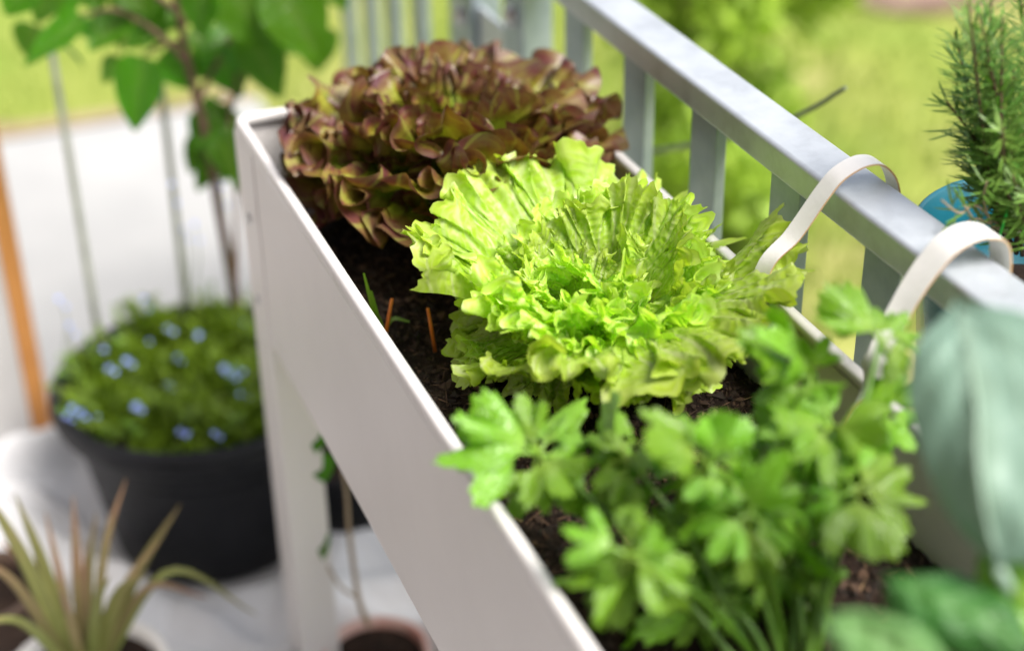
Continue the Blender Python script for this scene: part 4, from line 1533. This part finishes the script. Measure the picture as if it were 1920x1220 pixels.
# succulent, lower left
AC = hit(165, 1262, 2, FLOOR + 0.12); AC[2] = FLOOR + 0.012
small_pot('white_pot', 'small round white pot holding the spiky succulent', AC, 0.098, 0.115, M['white_pot'])
AB = AC + [0, 0, 0.108]
al = empty('succulent', AB, 'spiky olive and brown succulent in the white pot at lower left', 'succulent')
for i, (tx_, ty_, dy, w, arch, bx) in enumerate([(236, 898, .03, 24, .03, 10), (338, 945, .02, 34, .01, 20), (482, 1152, -.02, 22, .10, 30), (137, 930, .05, 34, 0, -5), (28, 925, .03, 36, .02, -15), (-40, 900, .0, 44, .02, -20),
                                             (-60, 1040, -.03, 30, .04, -25), (-40, 1165, -.06, 30, .03, -20), (275, 1075, -.03, 30, .03, 15), (60, 1020, .06, 26, .0, -10), (205, 1080, -.07, 30, .02, 5), (180, 960, .04, 22, .02, 4), (300, 1010, .0, 22, .02, 18), (85, 960, .05, 24, .01, -12), (390, 1120, -.03, 20, .06, 26), (0, 1010, .0, 26, .03, -16), (160, 1010, -.02, 22, .0, 0), (110, 1100, -.08, 26, .02, -5)]):
    b0 = AB + np.array([bx * 0.0006, 0.004 * math.sin(i), 0])
    tipq = hit(tx_, ty_, 1, AB[1] + dy)
    mid = (b0 + tipq) / 2 + np.array([0, 0, 0.01 + arch])
    C_ = catmull([b0, mid, tipq], 14)
    mb = MB()
    wd = w * 0.68 / 1380
    V, F, E, UVs = [], [], [], []
    for j in range(14):
        t = j / 13
        T_ = norm(C_[min(j + 1, 13)] - C_[max(j - 1, 0)])
        s_ = norm(np.cross(T_, TOCAM)); nn = np.cross(s_, T_)
        hw = wd * 0.5 * (1 - t ** 2.2) + 0.0006
        for kx, kn in ((-1, .15), (-.5, -.08), (0, -.15), (.5, -.08), (1, .15), (.4, -.35), (-.4, -.35)):
            V.append(C_[j] + s_ * hw * kx - nn * hw * kn * -1.0)
            E.append(min(1, t * 0.7 + 0.45 * (i % 3 == 0 or i > 12) + 0.1 * (i % 2)))
            UVs.append((kx, 2 * t))
    for j in range(13):
        for k_ in range(7):
            F.append((j * 7 + k_, j * 7 + (k_ + 1) % 7, j * 7 + 7 + (k_ + 1) % 7, j * 7 + 7 + k_))
    mb.add(V, F, UVs, E)
    keep(mb.build('leaf', M['aloe']), al)

# brown pot at the left edge
BC = hit(-30, 1110, 2, FLOOR + 0.10); BC[2] = FLOOR + 0.012
small_pot('brown_pot', 'dark brown pot of soil cut off by the left edge', BC, 0.075, 0.10, M['brown_pot'])

# terracotta pot and its bare seedling stem
TC = hit(705, 1224, 2, FLOOR + 0.095); TC[2] = FLOOR + 0.012
small_pot('terracotta_pot', 'small pale red pot on the sheet under the planter', TC, 0.066, 0.088, M['red_pot'])
ts = empty('seedling', TC + [0, 0, .078], 'bare thin pale stem growing in the small red pot', 'seedling')
q0 = TC + np.array([0, 0, .076])
for pts in ([(690, 1170), (672, 1120), (655, 1000), (650, 930), (640, 870)], [(672, 1120), (640, 1100), (615, 1060)]):
    mb = MB()
    tube(mb, [hit(x, y, 1, q0[1] + 0.002 * j) for j, (x, y) in enumerate(pts)], 0.0042 if len(pts) > 3 else 0.002, 0.0018, n=18, seg=7)
    keep(mb.build('stem', M['pale_bark']), ts)
for (a, b2, w) in (((605, 990), (606, 1050), 26), ((598, 850), (608, 905), 46), ((600, 790), (592, 850), 34)):
    mb = MB()
    A_, B_ = hit(*a, 1, q0[1] + .03), hit(*b2, 1, q0[1] + .02)
    blade_leaf(mb, A_, B_, TOCAM + 0.4 * UP, w / 1400, fold=.2, shape='heart', seed=3)
    keep(mb.build('leaf', M['tree_leaf']), ts)

# dark pot behind the leg
DC = hit(655, 985, 2, FLOOR); DC[2] = FLOOR + 0.012
small_pot('dark_grey_pot', 'dark grey pot half hidden behind the planter leg', DC, 0.085, 0.13, M['black_pot'])
